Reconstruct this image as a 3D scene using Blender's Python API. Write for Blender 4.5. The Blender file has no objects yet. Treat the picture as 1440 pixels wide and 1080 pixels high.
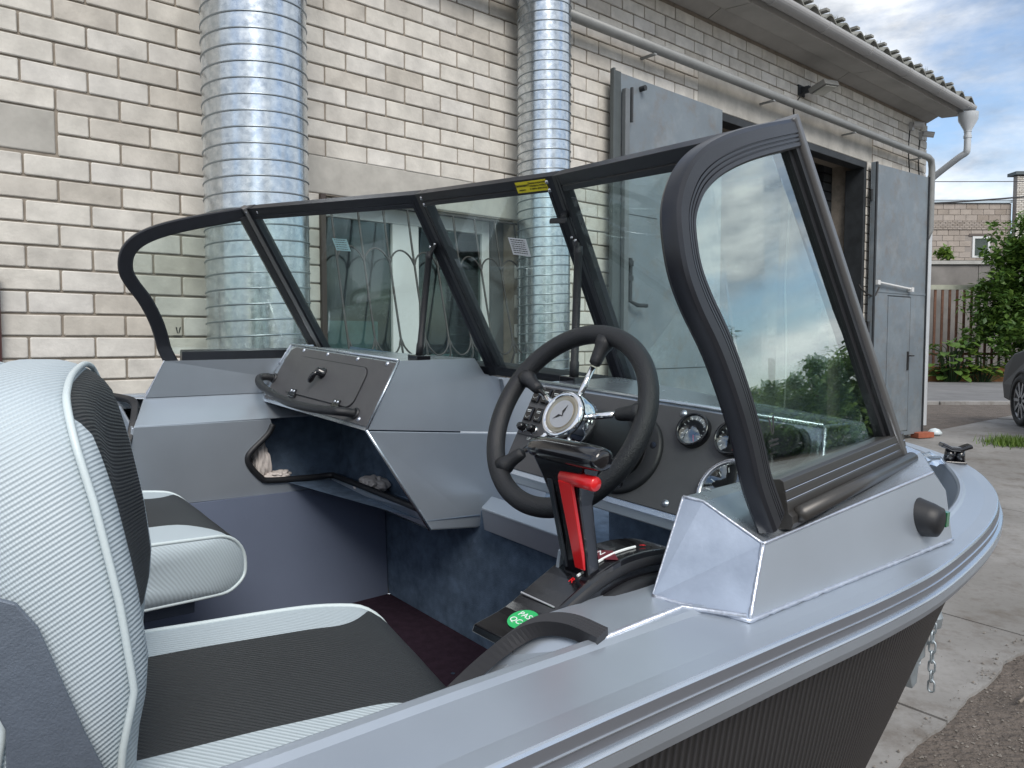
import bpy, bmesh, math, random
from mathutils import Vector, Matrix, noise
random.seed(7)
C = bpy.context.scene.collection
R = math.radians
S = bpy.context.scene
# ------------------------------------------------------------------ camera, sky, sun, exposure
HC = 1.5                                            # eye height above the yard
cd = bpy.data.cameras.new('camera'); cam = bpy.data.objects.new('camera', cd); C.objects.link(cam)
cd.sensor_width = 36.0; cd.lens = 36.0*1080/1440; cd.clip_start = 0.02; cd.clip_end = 2000
PITCH = math.atan(60/1080)
cam.location = (0, 0, HC); cam.rotation_euler = (R(90)-PITCH, 0, 0)
S.camera = cam
SUN_EL, SUN_AZ = 44.0, 163.0                       # azimuth clockwise from +Y
w = bpy.data.worlds.new('World'); S.world = w; w.use_nodes = True
nt = w.node_tree; nt.nodes.clear()
def N(t, **k):
    n = nt.nodes.new(t)
    for a, b in k.items(): setattr(n, a, b)
    return n
wo = N('ShaderNodeOutputWorld'); bg = N('ShaderNodeBackground'); bg.inputs[1].default_value = 0.12
sky = N('ShaderNodeTexSky', sky_type='NISHITA'); sky.sun_disc = False
sky.sun_elevation = R(SUN_EL); sky.sun_rotation = R(SUN_AZ); sky.air_density = 1.0; sky.dust_density = 1.2; sky.ozone_density = 1.6
tc = N('ShaderNodeTexCoord')
mp = N('ShaderNodeMapping'); mp.inputs['Scale'].default_value = (1.0, 1.0, 2.6); mp.inputs['Location'].default_value = (3.1, 1.7, 0.4)
n1 = N('ShaderNodeTexNoise'); n1.inputs['Scale'].default_value = 2.3; n1.inputs['Detail'].default_value = 9; n1.inputs['Roughness'].default_value = 0.58; n1.inputs['Distortion'].default_value = 0.25
n2 = N('ShaderNodeTexNoise'); n2.inputs['Scale'].default_value = 6.2; n2.inputs['Detail'].default_value = 8; n2.inputs['Roughness'].default_value = 0.6
r1 = N('ShaderNodeValToRGB'); r1.color_ramp.elements[0].position = 0.38; r1.color_ramp.elements[1].position = 0.54
r2 = N('ShaderNodeValToRGB')
r2.color_ramp.elements[0].position = 0.34; r2.color_ramp.elements[0].color = (2.0, 2.3, 2.75, 1)
r2.color_ramp.elements[1].position = 0.64; r2.color_ramp.elements[1].color = (6.2, 6.3, 6.4, 1)
mx = N('ShaderNodeMixRGB')
nt.links.new(tc.outputs['Generated'], mp.inputs['Vector'])
nt.links.new(mp.outputs['Vector'], n1.inputs['Vector']); nt.links.new(mp.outputs['Vector'], n2.inputs['Vector'])
nt.links.new(n1.outputs['Fac'], r1.inputs['Fac']); nt.links.new(n2.outputs['Fac'], r2.inputs['Fac'])
nt.links.new(r1.outputs['Color'], mx.inputs['Fac']); nt.links.new(sky.outputs['Color'], mx.inputs['Color1']); nt.links.new(r2.outputs['Color'], mx.inputs['Color2'])
nt.links.new(mx.outputs['Color'], bg.inputs['Color']); nt.links.new(bg.outputs[0], wo.inputs['Surface'])
sd = bpy.data.lights.new('sun', 'SUN'); sd.energy = 1.6; sd.angle = R(30); sd.color = (1.0, 0.95, 0.88)
sun = bpy.data.objects.new('sun', sd); C.objects.link(sun)
az = R(SUN_AZ); el = R(SUN_EL)
tosun = Vector((math.sin(az)*math.cos(el), math.cos(az)*math.cos(el), math.sin(el)))
sun.rotation_euler = tosun.to_track_quat('Z', 'Y').to_euler()
S.view_settings.view_transform = 'Standard'; S.view_settings.look = 'None'; S.view_settings.exposure = 0.75; S.view_settings.gamma = 1
S.view_settings.use_curve_mapping = False
S.render.engine = 'CYCLES'
S.cycles.max_bounces = 10; S.cycles.transparent_max_bounces = 16

# ------------------------------------------------------------------ materials
MT = {}
def mat(name, col, rough=0.6, metal=0.0, var=0.0, vscale=8.0, bump=0.0, bscale=60.0, coord='Object', spec=0.5, bdist=0.003, dirt=None, coat=0.0, rvar=0.0):
    m = bpy.data.materials.new(name); m.use_nodes = True; t = m.node_tree; b = t.nodes['Principled BSDF']
    b.inputs['Base Color'].default_value = (*col, 1); b.inputs['Roughness'].default_value = rough; b.inputs['Metallic'].default_value = metal
    b.inputs['Specular IOR Level'].default_value = spec; b.inputs['Coat Weight'].default_value = coat; b.inputs['Coat Roughness'].default_value = 0.08
    c = t.nodes.new('ShaderNodeTexCoord'); out = c.outputs[coord]
    src = None
    if var > 0 or dirt or rvar > 0:
        n = t.nodes.new('ShaderNodeTexNoise'); n.inputs['Scale'].default_value = vscale; n.inputs['Detail'].default_value = 7; n.inputs['Roughness'].default_value = 0.62
        t.links.new(out, n.inputs['Vector'])
        if var > 0 or dirt:
            r = t.nodes.new('ShaderNodeValToRGB'); r.color_ramp.elements[0].position = 0.28; r.color_ramp.elements[1].position = 0.72
            d = dirt if dirt else tuple(x*(1-var) for x in col)
            r.color_ramp.elements[0].color = (*d, 1); r.color_ramp.elements[1].color = (*[min(1, x*(1+var*0.6)) for x in col], 1)
            t.links.new(n.outputs['Fac'], r.inputs['Fac']); t.links.new(r.outputs['Color'], b.inputs['Base Color'])
        if rvar > 0:
            mr = t.nodes.new('ShaderNodeMapRange'); mr.inputs[3].default_value = max(0.02, rough-rvar); mr.inputs[4].default_value = rough+rvar
            mr.inputs[1].default_value = 0.3; mr.inputs[2].default_value = 0.7
            t.links.new(n.outputs['Fac'], mr.inputs[0]); t.links.new(mr.outputs[0], b.inputs['Roughness'])
    if bump > 0:
        n2 = t.nodes.new('ShaderNodeTexNoise'); n2.inputs['Scale'].default_value = bscale; n2.inputs['Detail'].default_value = 5
        t.links.new(out, n2.inputs['Vector'])
        bm_ = t.nodes.new('ShaderNodeBump'); bm_.inputs['Strength'].default_value = bump; bm_.inputs['Distance'].default_value = bdist
        t.links.new(n2.outputs['Fac'], bm_.inputs['Height']); t.links.new(bm_.outputs[0], b.inputs['Normal'])
    MT[name] = m
    return m
def ribbed(name, col, scale, dirv=(1, 0, 0), rough=0.5, strength=0.5, var=0.06, col2=None, mask=None, dist=0.0, metal=0.0, fine=True):
    """vinyl or film with fine parallel ribs (relief, troughs also darker in colour); col2 + mask('seat'|'back') give a second leather colour panel"""
    m = mat(name, col, rough, metal); t = m.node_tree; b = t.nodes['Principled BSDF']
    c = t.nodes.new('ShaderNodeTexCoord'); mp = t.nodes.new('ShaderNodeCombineXYZ'); dv = Vector(dirv).normalized()
    for i_, d_ in enumerate((dv, None, Vector((dv.z, -dv.y, -dv.x)))):
        if d_ is None: continue
        dt = t.nodes.new('ShaderNodeVectorMath'); dt.operation = 'DOT_PRODUCT'; dt.inputs[1].default_value = d_; t.links.new(c.outputs['Object'], dt.inputs[0]); t.links.new(dt.outputs['Value'], mp.inputs[i_])
    wv = t.nodes.new('ShaderNodeTexWave'); wv.inputs['Scale'].default_value = scale; wv.inputs['Distortion'].default_value = dist; wv.inputs['Detail'].default_value = 0
    t.links.new(mp.outputs['Vector'], wv.inputs['Vector'])
    h = wv.outputs['Fac']
    if fine:
        wv2 = t.nodes.new('ShaderNodeTexWave'); wv2.bands_direction = 'Z'; wv2.inputs['Scale'].default_value = scale*1.7
        t.links.new(mp.outputs['Vector'], wv2.inputs['Vector'])
        ad = t.nodes.new('ShaderNodeMath'); ad.operation = 'MULTIPLY_ADD'; ad.inputs[1].default_value = 0.22
        t.links.new(wv2.outputs['Fac'], ad.inputs[0]); t.links.new(wv.outputs['Fac'], ad.inputs[2]); h = ad.outputs[0]
    bp = t.nodes.new('ShaderNodeBump'); bp.inputs['Strength'].default_value = strength; bp.inputs['Distance'].default_value = 0.002
    t.links.new(h, bp.inputs['Height']); t.links.new(bp.outputs[0], b.inputs['Normal'])
    base = t.nodes.new('ShaderNodeMixRGB'); base.inputs[1].default_value = (*[x*(1-var) for x in col], 1); base.inputs[2].default_value = (*[x*(1+var*.5) for x in col], 1)
    t.links.new(wv.outputs['Fac'], base.inputs[0]); cur = base.outputs[0]
    if mask:
        sx = t.nodes.new('ShaderNodeSeparateXYZ'); t.links.new(c.outputs['Object'], sx.inputs[0])
        def MA(op, a, b_=None, c_=None):
            n = t.nodes.new('ShaderNodeMath'); n.operation = op
            for i, v in enumerate((a, b_, c_)):
                if v is None: continue
                if isinstance(v, (int, float)): n.inputs[i].default_value = v
                else: t.links.new(v, n.inputs[i])
            return n.outputs[0]
        ay = MA('ABSOLUTE', sx.outputs['Y'])
        if mask == 'seat':
            q = MA('MAXIMUM', MA('SUBTRACT', sx.outputs['X'], 0.13), 0.0)
            lim = MA('MULTIPLY_ADD', MA('MULTIPLY', q, q), 9.0, 0.128)
            inside = MA('LESS_THAN', ay, lim)
            fr = MA('GREATER_THAN', sx.outputs['X'], 0.225)
            x4 = MA('POWER', MA('MAXIMUM', MA('DIVIDE', sx.outputs['X'], 0.27), 0.0), 4.0); fac = MA('MULTIPLY', inside, MA('LESS_THAN', ay, MA('MULTIPLY', MA('SUBTRACT', 1.0, MA('MULTIPLY', x4, 0.16)), 0.220)))
        else:
            q = MA('MAXIMUM', MA('SUBTRACT', 0.70, sx.outputs['Z']), 0.0)
            lim = MA('SUBTRACT', 0.176, MA('MULTIPLY', MA('MULTIPLY', q, q), 1.6))
            inside = MA('LESS_THAN', ay, lim)
            fac = MA('MULTIPLY', inside, MA('GREATER_THAN', MA('MULTIPLY_ADD', MA('ADD', sx.outputs['Y'], .235), -.085, MA('MULTIPLY_ADD', sx.outputs['Z'], 0.187, sx.outputs['X'])), -0.060))
        m2 = t.nodes.new('ShaderNodeMixRGB'); m2.inputs[2].default_value = (*col2, 1)
        t.links.new(fac, m2.inputs[0]); t.links.new(cur, m2.inputs[1]); cur = m2.outputs[0]
    t.links.new(cur, b.inputs['Base Color'])
    return m
def glassmat(name, tint, ior=1.5, rough=0.0, power=3.1):
    m = bpy.data.materials.new(name); m.use_nodes = True; t = m.node_tree; t.nodes.clear()
    o = t.nodes.new('ShaderNodeOutputMaterial'); tr = t.nodes.new('ShaderNodeBsdfTransparent'); tr.inputs[0].default_value = (*tint, 1)
    gl = t.nodes.new('ShaderNodeBsdfGlossy'); gl.inputs['Roughness'].default_value = rough; gl.inputs[0].default_value = (0.93, 1.0, 0.98, 1)
    lw = t.nodes.new('ShaderNodeLayerWeight'); lw.inputs[0].default_value = 0.5
    pw = t.nodes.new('ShaderNodeMath'); pw.operation = 'POWER'; pw.inputs[1].default_value = power; t.links.new(lw.outputs['Facing'], pw.inputs[0])
    f0 = ((ior-1)/(ior+1))**2
    fr = t.nodes.new('ShaderNodeMath'); fr.operation = 'MULTIPLY_ADD'; fr.inputs[1].default_value = 1-f0; fr.inputs[2].default_value = f0; t.links.new(pw.outputs[0], fr.inputs[0])
    mxs = t.nodes.new('ShaderNodeMixShader')
    t.links.new(fr.outputs[0], mxs.inputs[0]); t.links.new(tr.outputs[0], mxs.inputs[1]); t.links.new(gl.outputs[0], mxs.inputs[2])
    t.links.new(mxs.outputs[0], o.inputs[0]); MT[name] = m
    return m
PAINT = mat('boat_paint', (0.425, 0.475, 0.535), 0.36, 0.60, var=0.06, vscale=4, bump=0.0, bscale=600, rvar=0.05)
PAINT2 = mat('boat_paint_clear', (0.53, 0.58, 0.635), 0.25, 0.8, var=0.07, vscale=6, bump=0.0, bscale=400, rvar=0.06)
CAPM = mat('ground_aluminium', (0.36, 0.42, 0.52), 0.46, 0.6, var=0.2, vscale=14, bump=0.05, bscale=200, rvar=0.1)
WELD = mat('weld_metal', (0.62, 0.66, 0.74), 0.3, 0.8, var=0.2, vscale=60, bump=0.3, bscale=160)
FRAME = mat('anodised_black_frame', (0.020, 0.022, 0.028), 0.33, 0.3, var=0.15, vscale=20, bump=0.04, bscale=500)
PANEL = mat('black_powder_panel', (0.078, 0.078, 0.083), 0.42, 0.0, var=0.1, vscale=30, bump=0.25, bscale=1100)
RUBBER = mat('black_rubber', (0.014, 0.015, 0.018), 0.5, 0, var=0.2, vscale=20, bump=0.05, bscale=300)
LEATHER = mat('wheel_leather', (0.013, 0.014, 0.017), 0.42, 0, var=0.1, vscale=30, bump=0.5, bscale=520)
GLOSSB = mat('glossy_black_plastic', (0.006, 0.006, 0.008), 0.15, 0, coat=0.5)
REDP = mat('red_plastic', (0.62, 0.012, 0.015), 0.3, 0, coat=0.3)
CHROME = mat('chrome', (0.85, 0.85, 0.86), 0.08, 1.0, rvar=0.04, vscale=10)
STEEL = mat('stainless', (0.6, 0.6, 0.62), 0.22, 1.0, rvar=0.05, vscale=30)
CARPET = mat('teal_blue_carpet', (0.105, 0.15, 0.215), 0.95, 0, var=0.4, vscale=22, bump=0.7, bscale=420, spec=0.1)
FLOORC = mat('plum_floor_carpet', (0.030, 0.018, 0.028), 0.95, 0, var=0.35, vscale=40, bump=0.6, bscale=500, spec=0.1)
WHITEV = ribbed('white_ribbed_vinyl', (0.47, 0.545, 0.59), 60, (-.55, .3, .78), 0.48, 0.4, 0.12)
PIPING = mat('grey_white_piping', (0.58, 0.66, 0.68), 0.4, 0, bump=0.1, bscale=200)
SEATC = ribbed('seat_vinyl_two_tone', (0.47, 0.545, 0.59), 58, (.6, .68, .42), 0.48, 0.35, 0.10, (0.028, 0.031, 0.034), 'seat')
BACKC = ribbed('back_vinyl_two_tone', (0.47, 0.545, 0.59), 72, (-.5, .25, .80), 0.48, 0.42, 0.12, (0.028, 0.031, 0.034), 'back')
BRACK = mat('grey_hammered_metal', (0.17, 0.2, 0.245), 0.5, 0.4, var=0.12, vscale=60, bump=0.25, bscale=420)
HULLD = ribbed('dark_ribbed_hull_film', (0.034, 0.034, 0.036), 30, (1, 0, 0), 0.42, 0.9, 0.55, fine=False)
GLASS = glassmat('tinted_glass', (0.88, 0.95, 0.935), 1.45, power=4.2)
SIDEGLASS = glassmat('tinted_side_glass', (0.90, 0.955, 0.94), 1.85, power=2.8)
WGLASS = glassmat('window_glass', (0.55, 0.62, 0.6), 1.6)
GGLASS = glassmat('gauge_cover_glass', (.92, .92, .92), 2.7)
WHITEP = mat('white_print', (0.75, 0.8, 0.8), 0.6)
BLACKP = mat('black_print', (0.02, 0.02, 0.02), 0.6)
YELLOW = mat('yellow_label', (0.80, 0.68, 0.02), 0.5)
GREENS = mat('green_sticker', (0.02, 0.42, 0.12), 0.4)
CLOTH = mat('beige_cotton_rag', (0.62, 0.57, 0.54), 0.9, 0, var=0.2, vscale=30, bump=0.4, bscale=90)

# ------------------------------------------------------------------ helpers
def link(o, parent=None):
    C.objects.link(o)
    if parent is not None: o.parent = parent
    return o
def tag(o, label=None, cat=None, group=None, kind=None):
    if label: o['label'] = label
    if cat: o['category'] = cat
    if group: o['group'] = group
    if kind: o['kind'] = kind
    return o
def mesh(name, verts, faces, m, parent=None, smooth=False, bevel=0, seg=2):
    me = bpy.data.meshes.new(name); me.from_pydata([tuple(v) for v in verts], [], faces); me.validate(); me.update()
    ms = m if isinstance(m, (list, tuple)) else [m]
    for x in ms: me.materials.append(x)
    bm = bmesh.new(); bm.from_mesh(me); bmesh.ops.recalc_face_normals(bm, faces=bm.faces); bm.to_mesh(me); bm.free()
    if smooth:
        for p in me.polygons: p.use_smooth = True
    o = link(bpy.data.objects.new(name, me), parent)
    if bevel:
        md = o.modifiers.new('bevel', 'BEVEL'); md.width = bevel; md.segments = seg; md.limit_method = 'ANGLE'; md.angle_limit = R(30); md.harden_normals = False
    return o
def empty(name, loc=(0, 0, 0), parent=None):
    o = bpy.data.objects.new(name, None); o.empty_display_size = 0.1; o.location = loc; return link(o, parent)
class G:
    """collects shapes for one mesh object"""
    def __init__(s): s.v = []; s.f = []
    def add(s, v, f):
        k = len(s.v); s.v += [Vector(x) for x in v]; s.f += [[i+k for i in q] for q in f]; return s
    def box(s, a, b):
        x0, y0, z0 = a; x1, y1, z1 = b
        return s.add([(x0,y0,z0),(x1,y0,z0),(x1,y1,z0),(x0,y1,z0),(x0,y0,z1),(x1,y0,z1),(x1,y1,z1),(x0,y1,z1)],
                     [(0,3,2,1),(4,5,6,7),(0,1,5,4),(1,2,6,5),(2,3,7,6),(3,0,4,7)])
    def plate(s, pts, off):
        n = len(pts); off = Vector(off); p = [Vector(q) for q in pts]
        return s.add(p + [q+off for q in p], [list(range(n))[::-1], list(range(n, 2*n))] + [(i, (i+1) % n, n+(i+1) % n, n+i) for i in range(n)])
    def tube(s, pts, r, seg=10, closed=False, up=None, cap=True):
        pts = [Vector(p) for p in pts]; n = len(pts)
        if n < 2: return s
        T_ = []
        for i in range(n):
            a = pts[i-1] if (i > 0 or closed) else pts[i]; b = pts[(i+1) % n] if (i < n-1 or closed) else pts[i]
            T_.append((b-a).normalized())
        u = Vector((0, 0, 1)) if up is None else Vector(up)
        if abs(T_[0].dot(u)) > .95 and up is None: u = Vector((1, 0, 0))
        nrm = (u - T_[0]*u.dot(T_[0])).normalized(); vv = []; ff = []
        for i in range(n):
            nrm = (nrm - T_[i]*nrm.dot(T_[i])).normalized(); bn = T_[i].cross(nrm)
            rr = r[i] if isinstance(r, (list, tuple)) else r
            for k in range(seg):
                a = 2*math.pi*k/seg; vv.append(pts[i] + nrm*math.cos(a)*rr + bn*math.sin(a)*rr)
        for i in range(n if closed else n-1):
            j = (i+1) % n
            for k in range(seg): ff.append((i*seg+k, i*seg+(k+1) % seg, j*seg+(k+1) % seg, j*seg+k))
        if cap and not closed: ff += [list(range(seg))[::-1], list(range((n-1)*seg, n*seg))]
        return s.add(vv, ff)
    def sweep(s, pts, prof, side, closed=False, cap=True):
        """prof: (a,b) offsets; a along in-plane normal, b along 'side' vector"""
        pts = [Vector(p) for p in pts]; n = len(pts); side = Vector(side).normalized(); k = len(prof); vv = []; ff = []
        for i in range(n):
            a = pts[i-1] if (i > 0 or closed) else pts[i]; b = pts[(i+1) % n] if (i < n-1 or closed) else pts[i]
            t0 = (pts[i]-a); t1 = (b-pts[i]); t = (b-a).normalized(); nn = t.cross(side).normalized()
            sc = 1.0
            if t0.length > 1e-6 and t1.length > 1e-6:
                sc = 1/max(.5, t0.normalized().cross(side).normalized().dot(nn))
            for (p, q) in prof: vv.append(pts[i] + nn*p*sc + side*q)
        for i in range(n if closed else n-1):
            j = (i+1) % n
            for m_ in range(k): ff.append((i*k+m_, i*k+(m_+1) % k, j*k+(m_+1) % k, j*k+m_))
        if cap and not closed: ff += [list(range(k))[::-1], list(range((n-1)*k, n*k))]
        return s.add(vv, ff)
    def cyl(s, c, ax, r, h, seg=24, r2=None, r_in=None):
        c = Vector(c); ax = Vector(ax).normalized(); r2 = r if r2 is None else r2
        u = ax.orthogonal().normalized(); v = ax.cross(u); vv = []
        for z, rr in ((0, r), (h, r2)):
            for k in range(seg):
                a = 2*math.pi*k/seg; vv.append(c + ax*z + u*math.cos(a)*rr + v*math.sin(a)*rr)
        return s.add(vv, [(k, (k+1) % seg, seg+(k+1) % seg, seg+k) for k in range(seg)] + [list(range(seg))[::-1], list(range(seg, 2*seg))])
    def lathe(s, c, ax, prof, seg=32):
        """prof: (r, h) pairs along axis"""
        c = Vector(c); ax = Vector(ax).normalized(); u = ax.orthogonal().normalized(); v = ax.cross(u); vv = []; ff = []; n = len(prof)
        for (r, h) in prof:
            for k in range(seg):
                a = 2*math.pi*k/seg; vv.append(c + ax*h + (u*math.cos(a) + v*math.sin(a))*max(r, 1e-5))
        for i in range(n-1):
            for k in range(seg): ff.append((i*seg+k, i*seg+(k+1) % seg, (i+1)*seg+(k+1) % seg, (i+1)*seg+k))
        return s.add(vv, ff)
    def build(s, name, m, parent=None, smooth=False, bevel=0, seg=2, auto=False):
        o = mesh(name, s.v, s.f, m, parent, smooth, bevel, seg)
        if auto:
            for p in o.data.polygons: p.use_smooth = True
            o.data.set_sharp_from_angle(angle=R(35)) if hasattr(o.data, 'set_sharp_from_angle') else None
        return o
def smoothpath(pts, n=8, closed=False):
    """Catmull-Rom through the points"""
    P = [Vector(p) for p in pts]; out = []; m = len(P)
    for i in range(m if closed else m-1):
        a = P[(i-1) % m] if (closed or i > 0) else P[i]*2-P[i+1]; b = P[i]; c = P[(i+1) % m]; d = P[(i+2) % m] if (closed or i < m-2) else c*2-b
        for k in range(n):
            t = k/n; out.append(0.5*((2*b) + (c-a)*t + (2*a-5*b+4*c-d)*t*t + (3*b-a-3*c+d)*t**3))
    if not closed: out.append(P[-1])
    return out
def text(name, s, size, o, xd, yd, m, parent, lift=0.0006, align='CENTER', ext=0.0002):
    cu = bpy.data.curves.new(name, 'FONT'); cu.body = s; cu.size = size; cu.align_x = align; cu.align_y = 'CENTER'; cu.extrude = ext
    t = bpy.data.objects.new(name, cu); C.objects.link(t)
    me = bpy.data.meshes.new_from_object(t.evaluated_get(bpy.context.evaluated_depsgraph_get()))
    bpy.data.objects.remove(t); xd = Vector(xd).normalized(); yd = Vector(yd); yd = (yd-xd*yd.dot(xd)).normalized(); zd = xd.cross(yd)
    mm = Matrix((xd, yd, zd)).transposed().to_4x4(); mm.translation = Vector(o)+zd*lift
    me.transform(mm); me.materials.clear(); me.materials.append(m); me.name = name
    return link(bpy.data.objects.new(name, me), parent)
def copy_tree(o, parent=None, first=True):
    c = o.copy(); C.objects.link(c); c.parent = parent
    for ch in [x for x in o.children]: copy_tree(ch, c)
    return c
def gz(x, y):                                       # the yard climbs gently towards the street
    return 0.0 if y < 2.5 else (0.33 if y > 9 else 0.33*(y-2.5)/6.5)
# ------------------------------------------------------------------ ground
AZ = R(48.67); D = Vector((math.sin(AZ), math.cos(AZ), 0)); INW = Vector((-math.cos(AZ), math.sin(AZ), 0)); WD = 3.873
def wl(t, off, z=0): return D*t + INW*(WD-off) + Vector((0, 0, z))       # building coordinates -> world
CONC = mat('yard_concrete', (0.235, 0.23, 0.225), 0.88, 0, var=0.3, vscale=0.9, bump=0.35, bscale=9, dirt=(0.17, 0.165, 0.155))
def weather(m, scale, dark, amt):
    t = m.node_tree; b = t.nodes['Principled BSDF']; l = [x for x in t.links if x.to_socket == b.inputs['Base Color']][0]; src = l.from_socket
    c = t.nodes.new('ShaderNodeTexCoord'); n = t.nodes.new('ShaderNodeTexNoise'); n.inputs['Scale'].default_value = scale; n.inputs['Detail'].default_value = 10; n.inputs['Roughness'].default_value = 0.7
    t.links.new(c.outputs['Object'], n.inputs['Vector']); r = t.nodes.new('ShaderNodeValToRGB'); r.color_ramp.elements[0].position = 0.5; r.color_ramp.elements[0].color = (0, 0, 0, 1); r.color_ramp.elements[1].position = 0.72; r.color_ramp.elements[1].color = (amt, amt, amt, 1)
    t.links.new(n.outputs['Fac'], r.inputs['Fac']); mx = t.nodes.new('ShaderNodeMixRGB'); mx.inputs[2].default_value = (*dark, 1)
    t.links.new(r.outputs['Color'], mx.inputs[0]); t.links.new(src, mx.inputs[1]); t.links.new(mx.outputs[0], b.inputs['Base Color'])
weather(CONC, 4.5, (0.10, 0.08, 0.062), 0.9); weather(CONC, 23, (0.13, 0.12, 0.11), 0.6)
weather(CONC, 0.9, (0.30, 0.295, 0.285), 0.8)
SOIL = mat('bare_soil', (0.125, 0.105, 0.09), 0.95, 0, var=0.4, vscale=6, bump=1.0, bscale=38, bdist=.03)
g = G(); xs = [-400, -60, -20, 0, 6, 12, 25, 60, 400]; ys = [-400, -60, -10, 2.5, 9, 14, 30, 80, 600]
vv = [(x, y, gz(x, y)-0.014) for y in ys for x in xs]; nx = len(xs)
g.add(vv, [(j*nx+i, j*nx+i+1, (j+1)*nx+i+1, (j+1)*nx+i) for j in range(len(ys)-1) for i in range(nx-1)])
tag(g.build('ground', SOIL), kind='structure')
# cast concrete slabs of the yard, open joints between them
yard = tag(empty('concrete_yard'), kind='structure')
cuts_t = [-6, -2.2, 0.9, 3.2, 4.32, 6.9, 10.5, 13.2, 17, 22]; cuts_o = [0.0, 2.8, 6.2, 10]
def onslab(t, o):   # the slab field ends in a ragged edge; bare soil lies to the near right
    return True
for i in range(len(cuts_t)-1):
    for j in range(len(cuts_o)-1):
        a, b = cuts_t[i]+0.008, cuts_t[i+1]-0.008; c, d = cuts_o[j]+0.008, cuts_o[j+1]-0.008
        if j >= 2 and b < 10: continue
        if j == 1 and b < 4.5: continue
        n = 40 if j == 0 and i in (2, 3) else 14; top = []
        for v in range(n+1):
            for u in range(n+1):
                t = a+(b-a)*u/n; o = c+(d-c)*v/n
                if j == 0 and v == n and b < 4.5: o += 0.10*noise.noise(Vector((t*2.3, 3, 0)))+0.02*noise.noise(Vector((t*9, 3, 0)))
                p = wl(t, o); p.z = gz(p.x, p.y)+0.005*noise.noise(Vector((i*3.1, j*2.7, 0))); top.append(p)
        ff = [(r*(n+1)+q, r*(n+1)+q+1, (r+1)*(n+1)+q+1, (r+1)*(n+1)+q) for r in range(n) for q in range(n)]
        rim = list(range(n+1)) + [r*(n+1)+n for r in range(1, n+1)] + [n*(n+1)+q for q in range(n-1, -1, -1)] + [r*(n+1) for r in range(n-1, 0, -1)]
        base = len(top); top += [top[k]-Vector((0, 0, 0.06)) for k in rim]
        ff += [(rim[k], rim[(k+1) % len(rim)], base+(k+1) % len(rim), base+k) for k in range(len(rim))]
        mesh('concrete_slab', top, ff, CONC, yard)
# loose gravel and litter on the soil edge
PEB = mat('pebble', (0.21, 0.19, 0.17), 0.9, 0, var=0.4, vscale=3)
g = G(); rr = random.Random(3)
for k in range(2600):
    t = rr.uniform(1.2, 4.4); o = 2.8+abs(rr.gauss(0, .6))-0.06
    if rr.random() < .06: o -= rr.uniform(0, .6)
    p = wl(t, o); s = rr.choice((.002, .003, .003, .004, .007))*rr.uniform(.7, 1.3); p.z = gz(p.x, p.y)+(0.004 if o < 2.8 else -0.011); q = [Vector((rr.uniform(.6, 1.3)*x, rr.uniform(.6, 1.3)*y, rr.uniform(.5, 1)*z))*s+p for x, y, z in ((1,0,0),(0,1,0),(-1,0,0),(0,-1,0),(0,0,1),(0,0,-.4))]
    g.add(q, [(0,1,4),(1,2,4),(2,3,4),(3,0,4),(1,0,5),(2,1,5),(3,2,5),(0,3,5)])
tag(g.build('gravel', PEB), 'pale grit and pebbles scattered along the broken edge of the concrete', 'gravel', kind='stuff')
TWIG = mat('dry_twig', (0.2, 0.17, 0.14), 0.9)
g = G(); p0 = wl(3.55, 2.95)
g.tube(smoothpath([(p0.x+.0, p0.y, gz(p0.x, p0.y)+.012), (p0.x+.16, p0.y+.10, gz(p0.x, p0.y)+.03), (p0.x+.35, p0.y+.10, gz(p0.x, p0.y)+.02), (p0.x+.6, p0.y+.22, gz(p0.x, p0.y)+.03)]), 0.006, 6)
tag(g.build('dry_branch', TWIG), 'thin dry branch lying at the edge of the concrete', 'branch')

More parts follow.
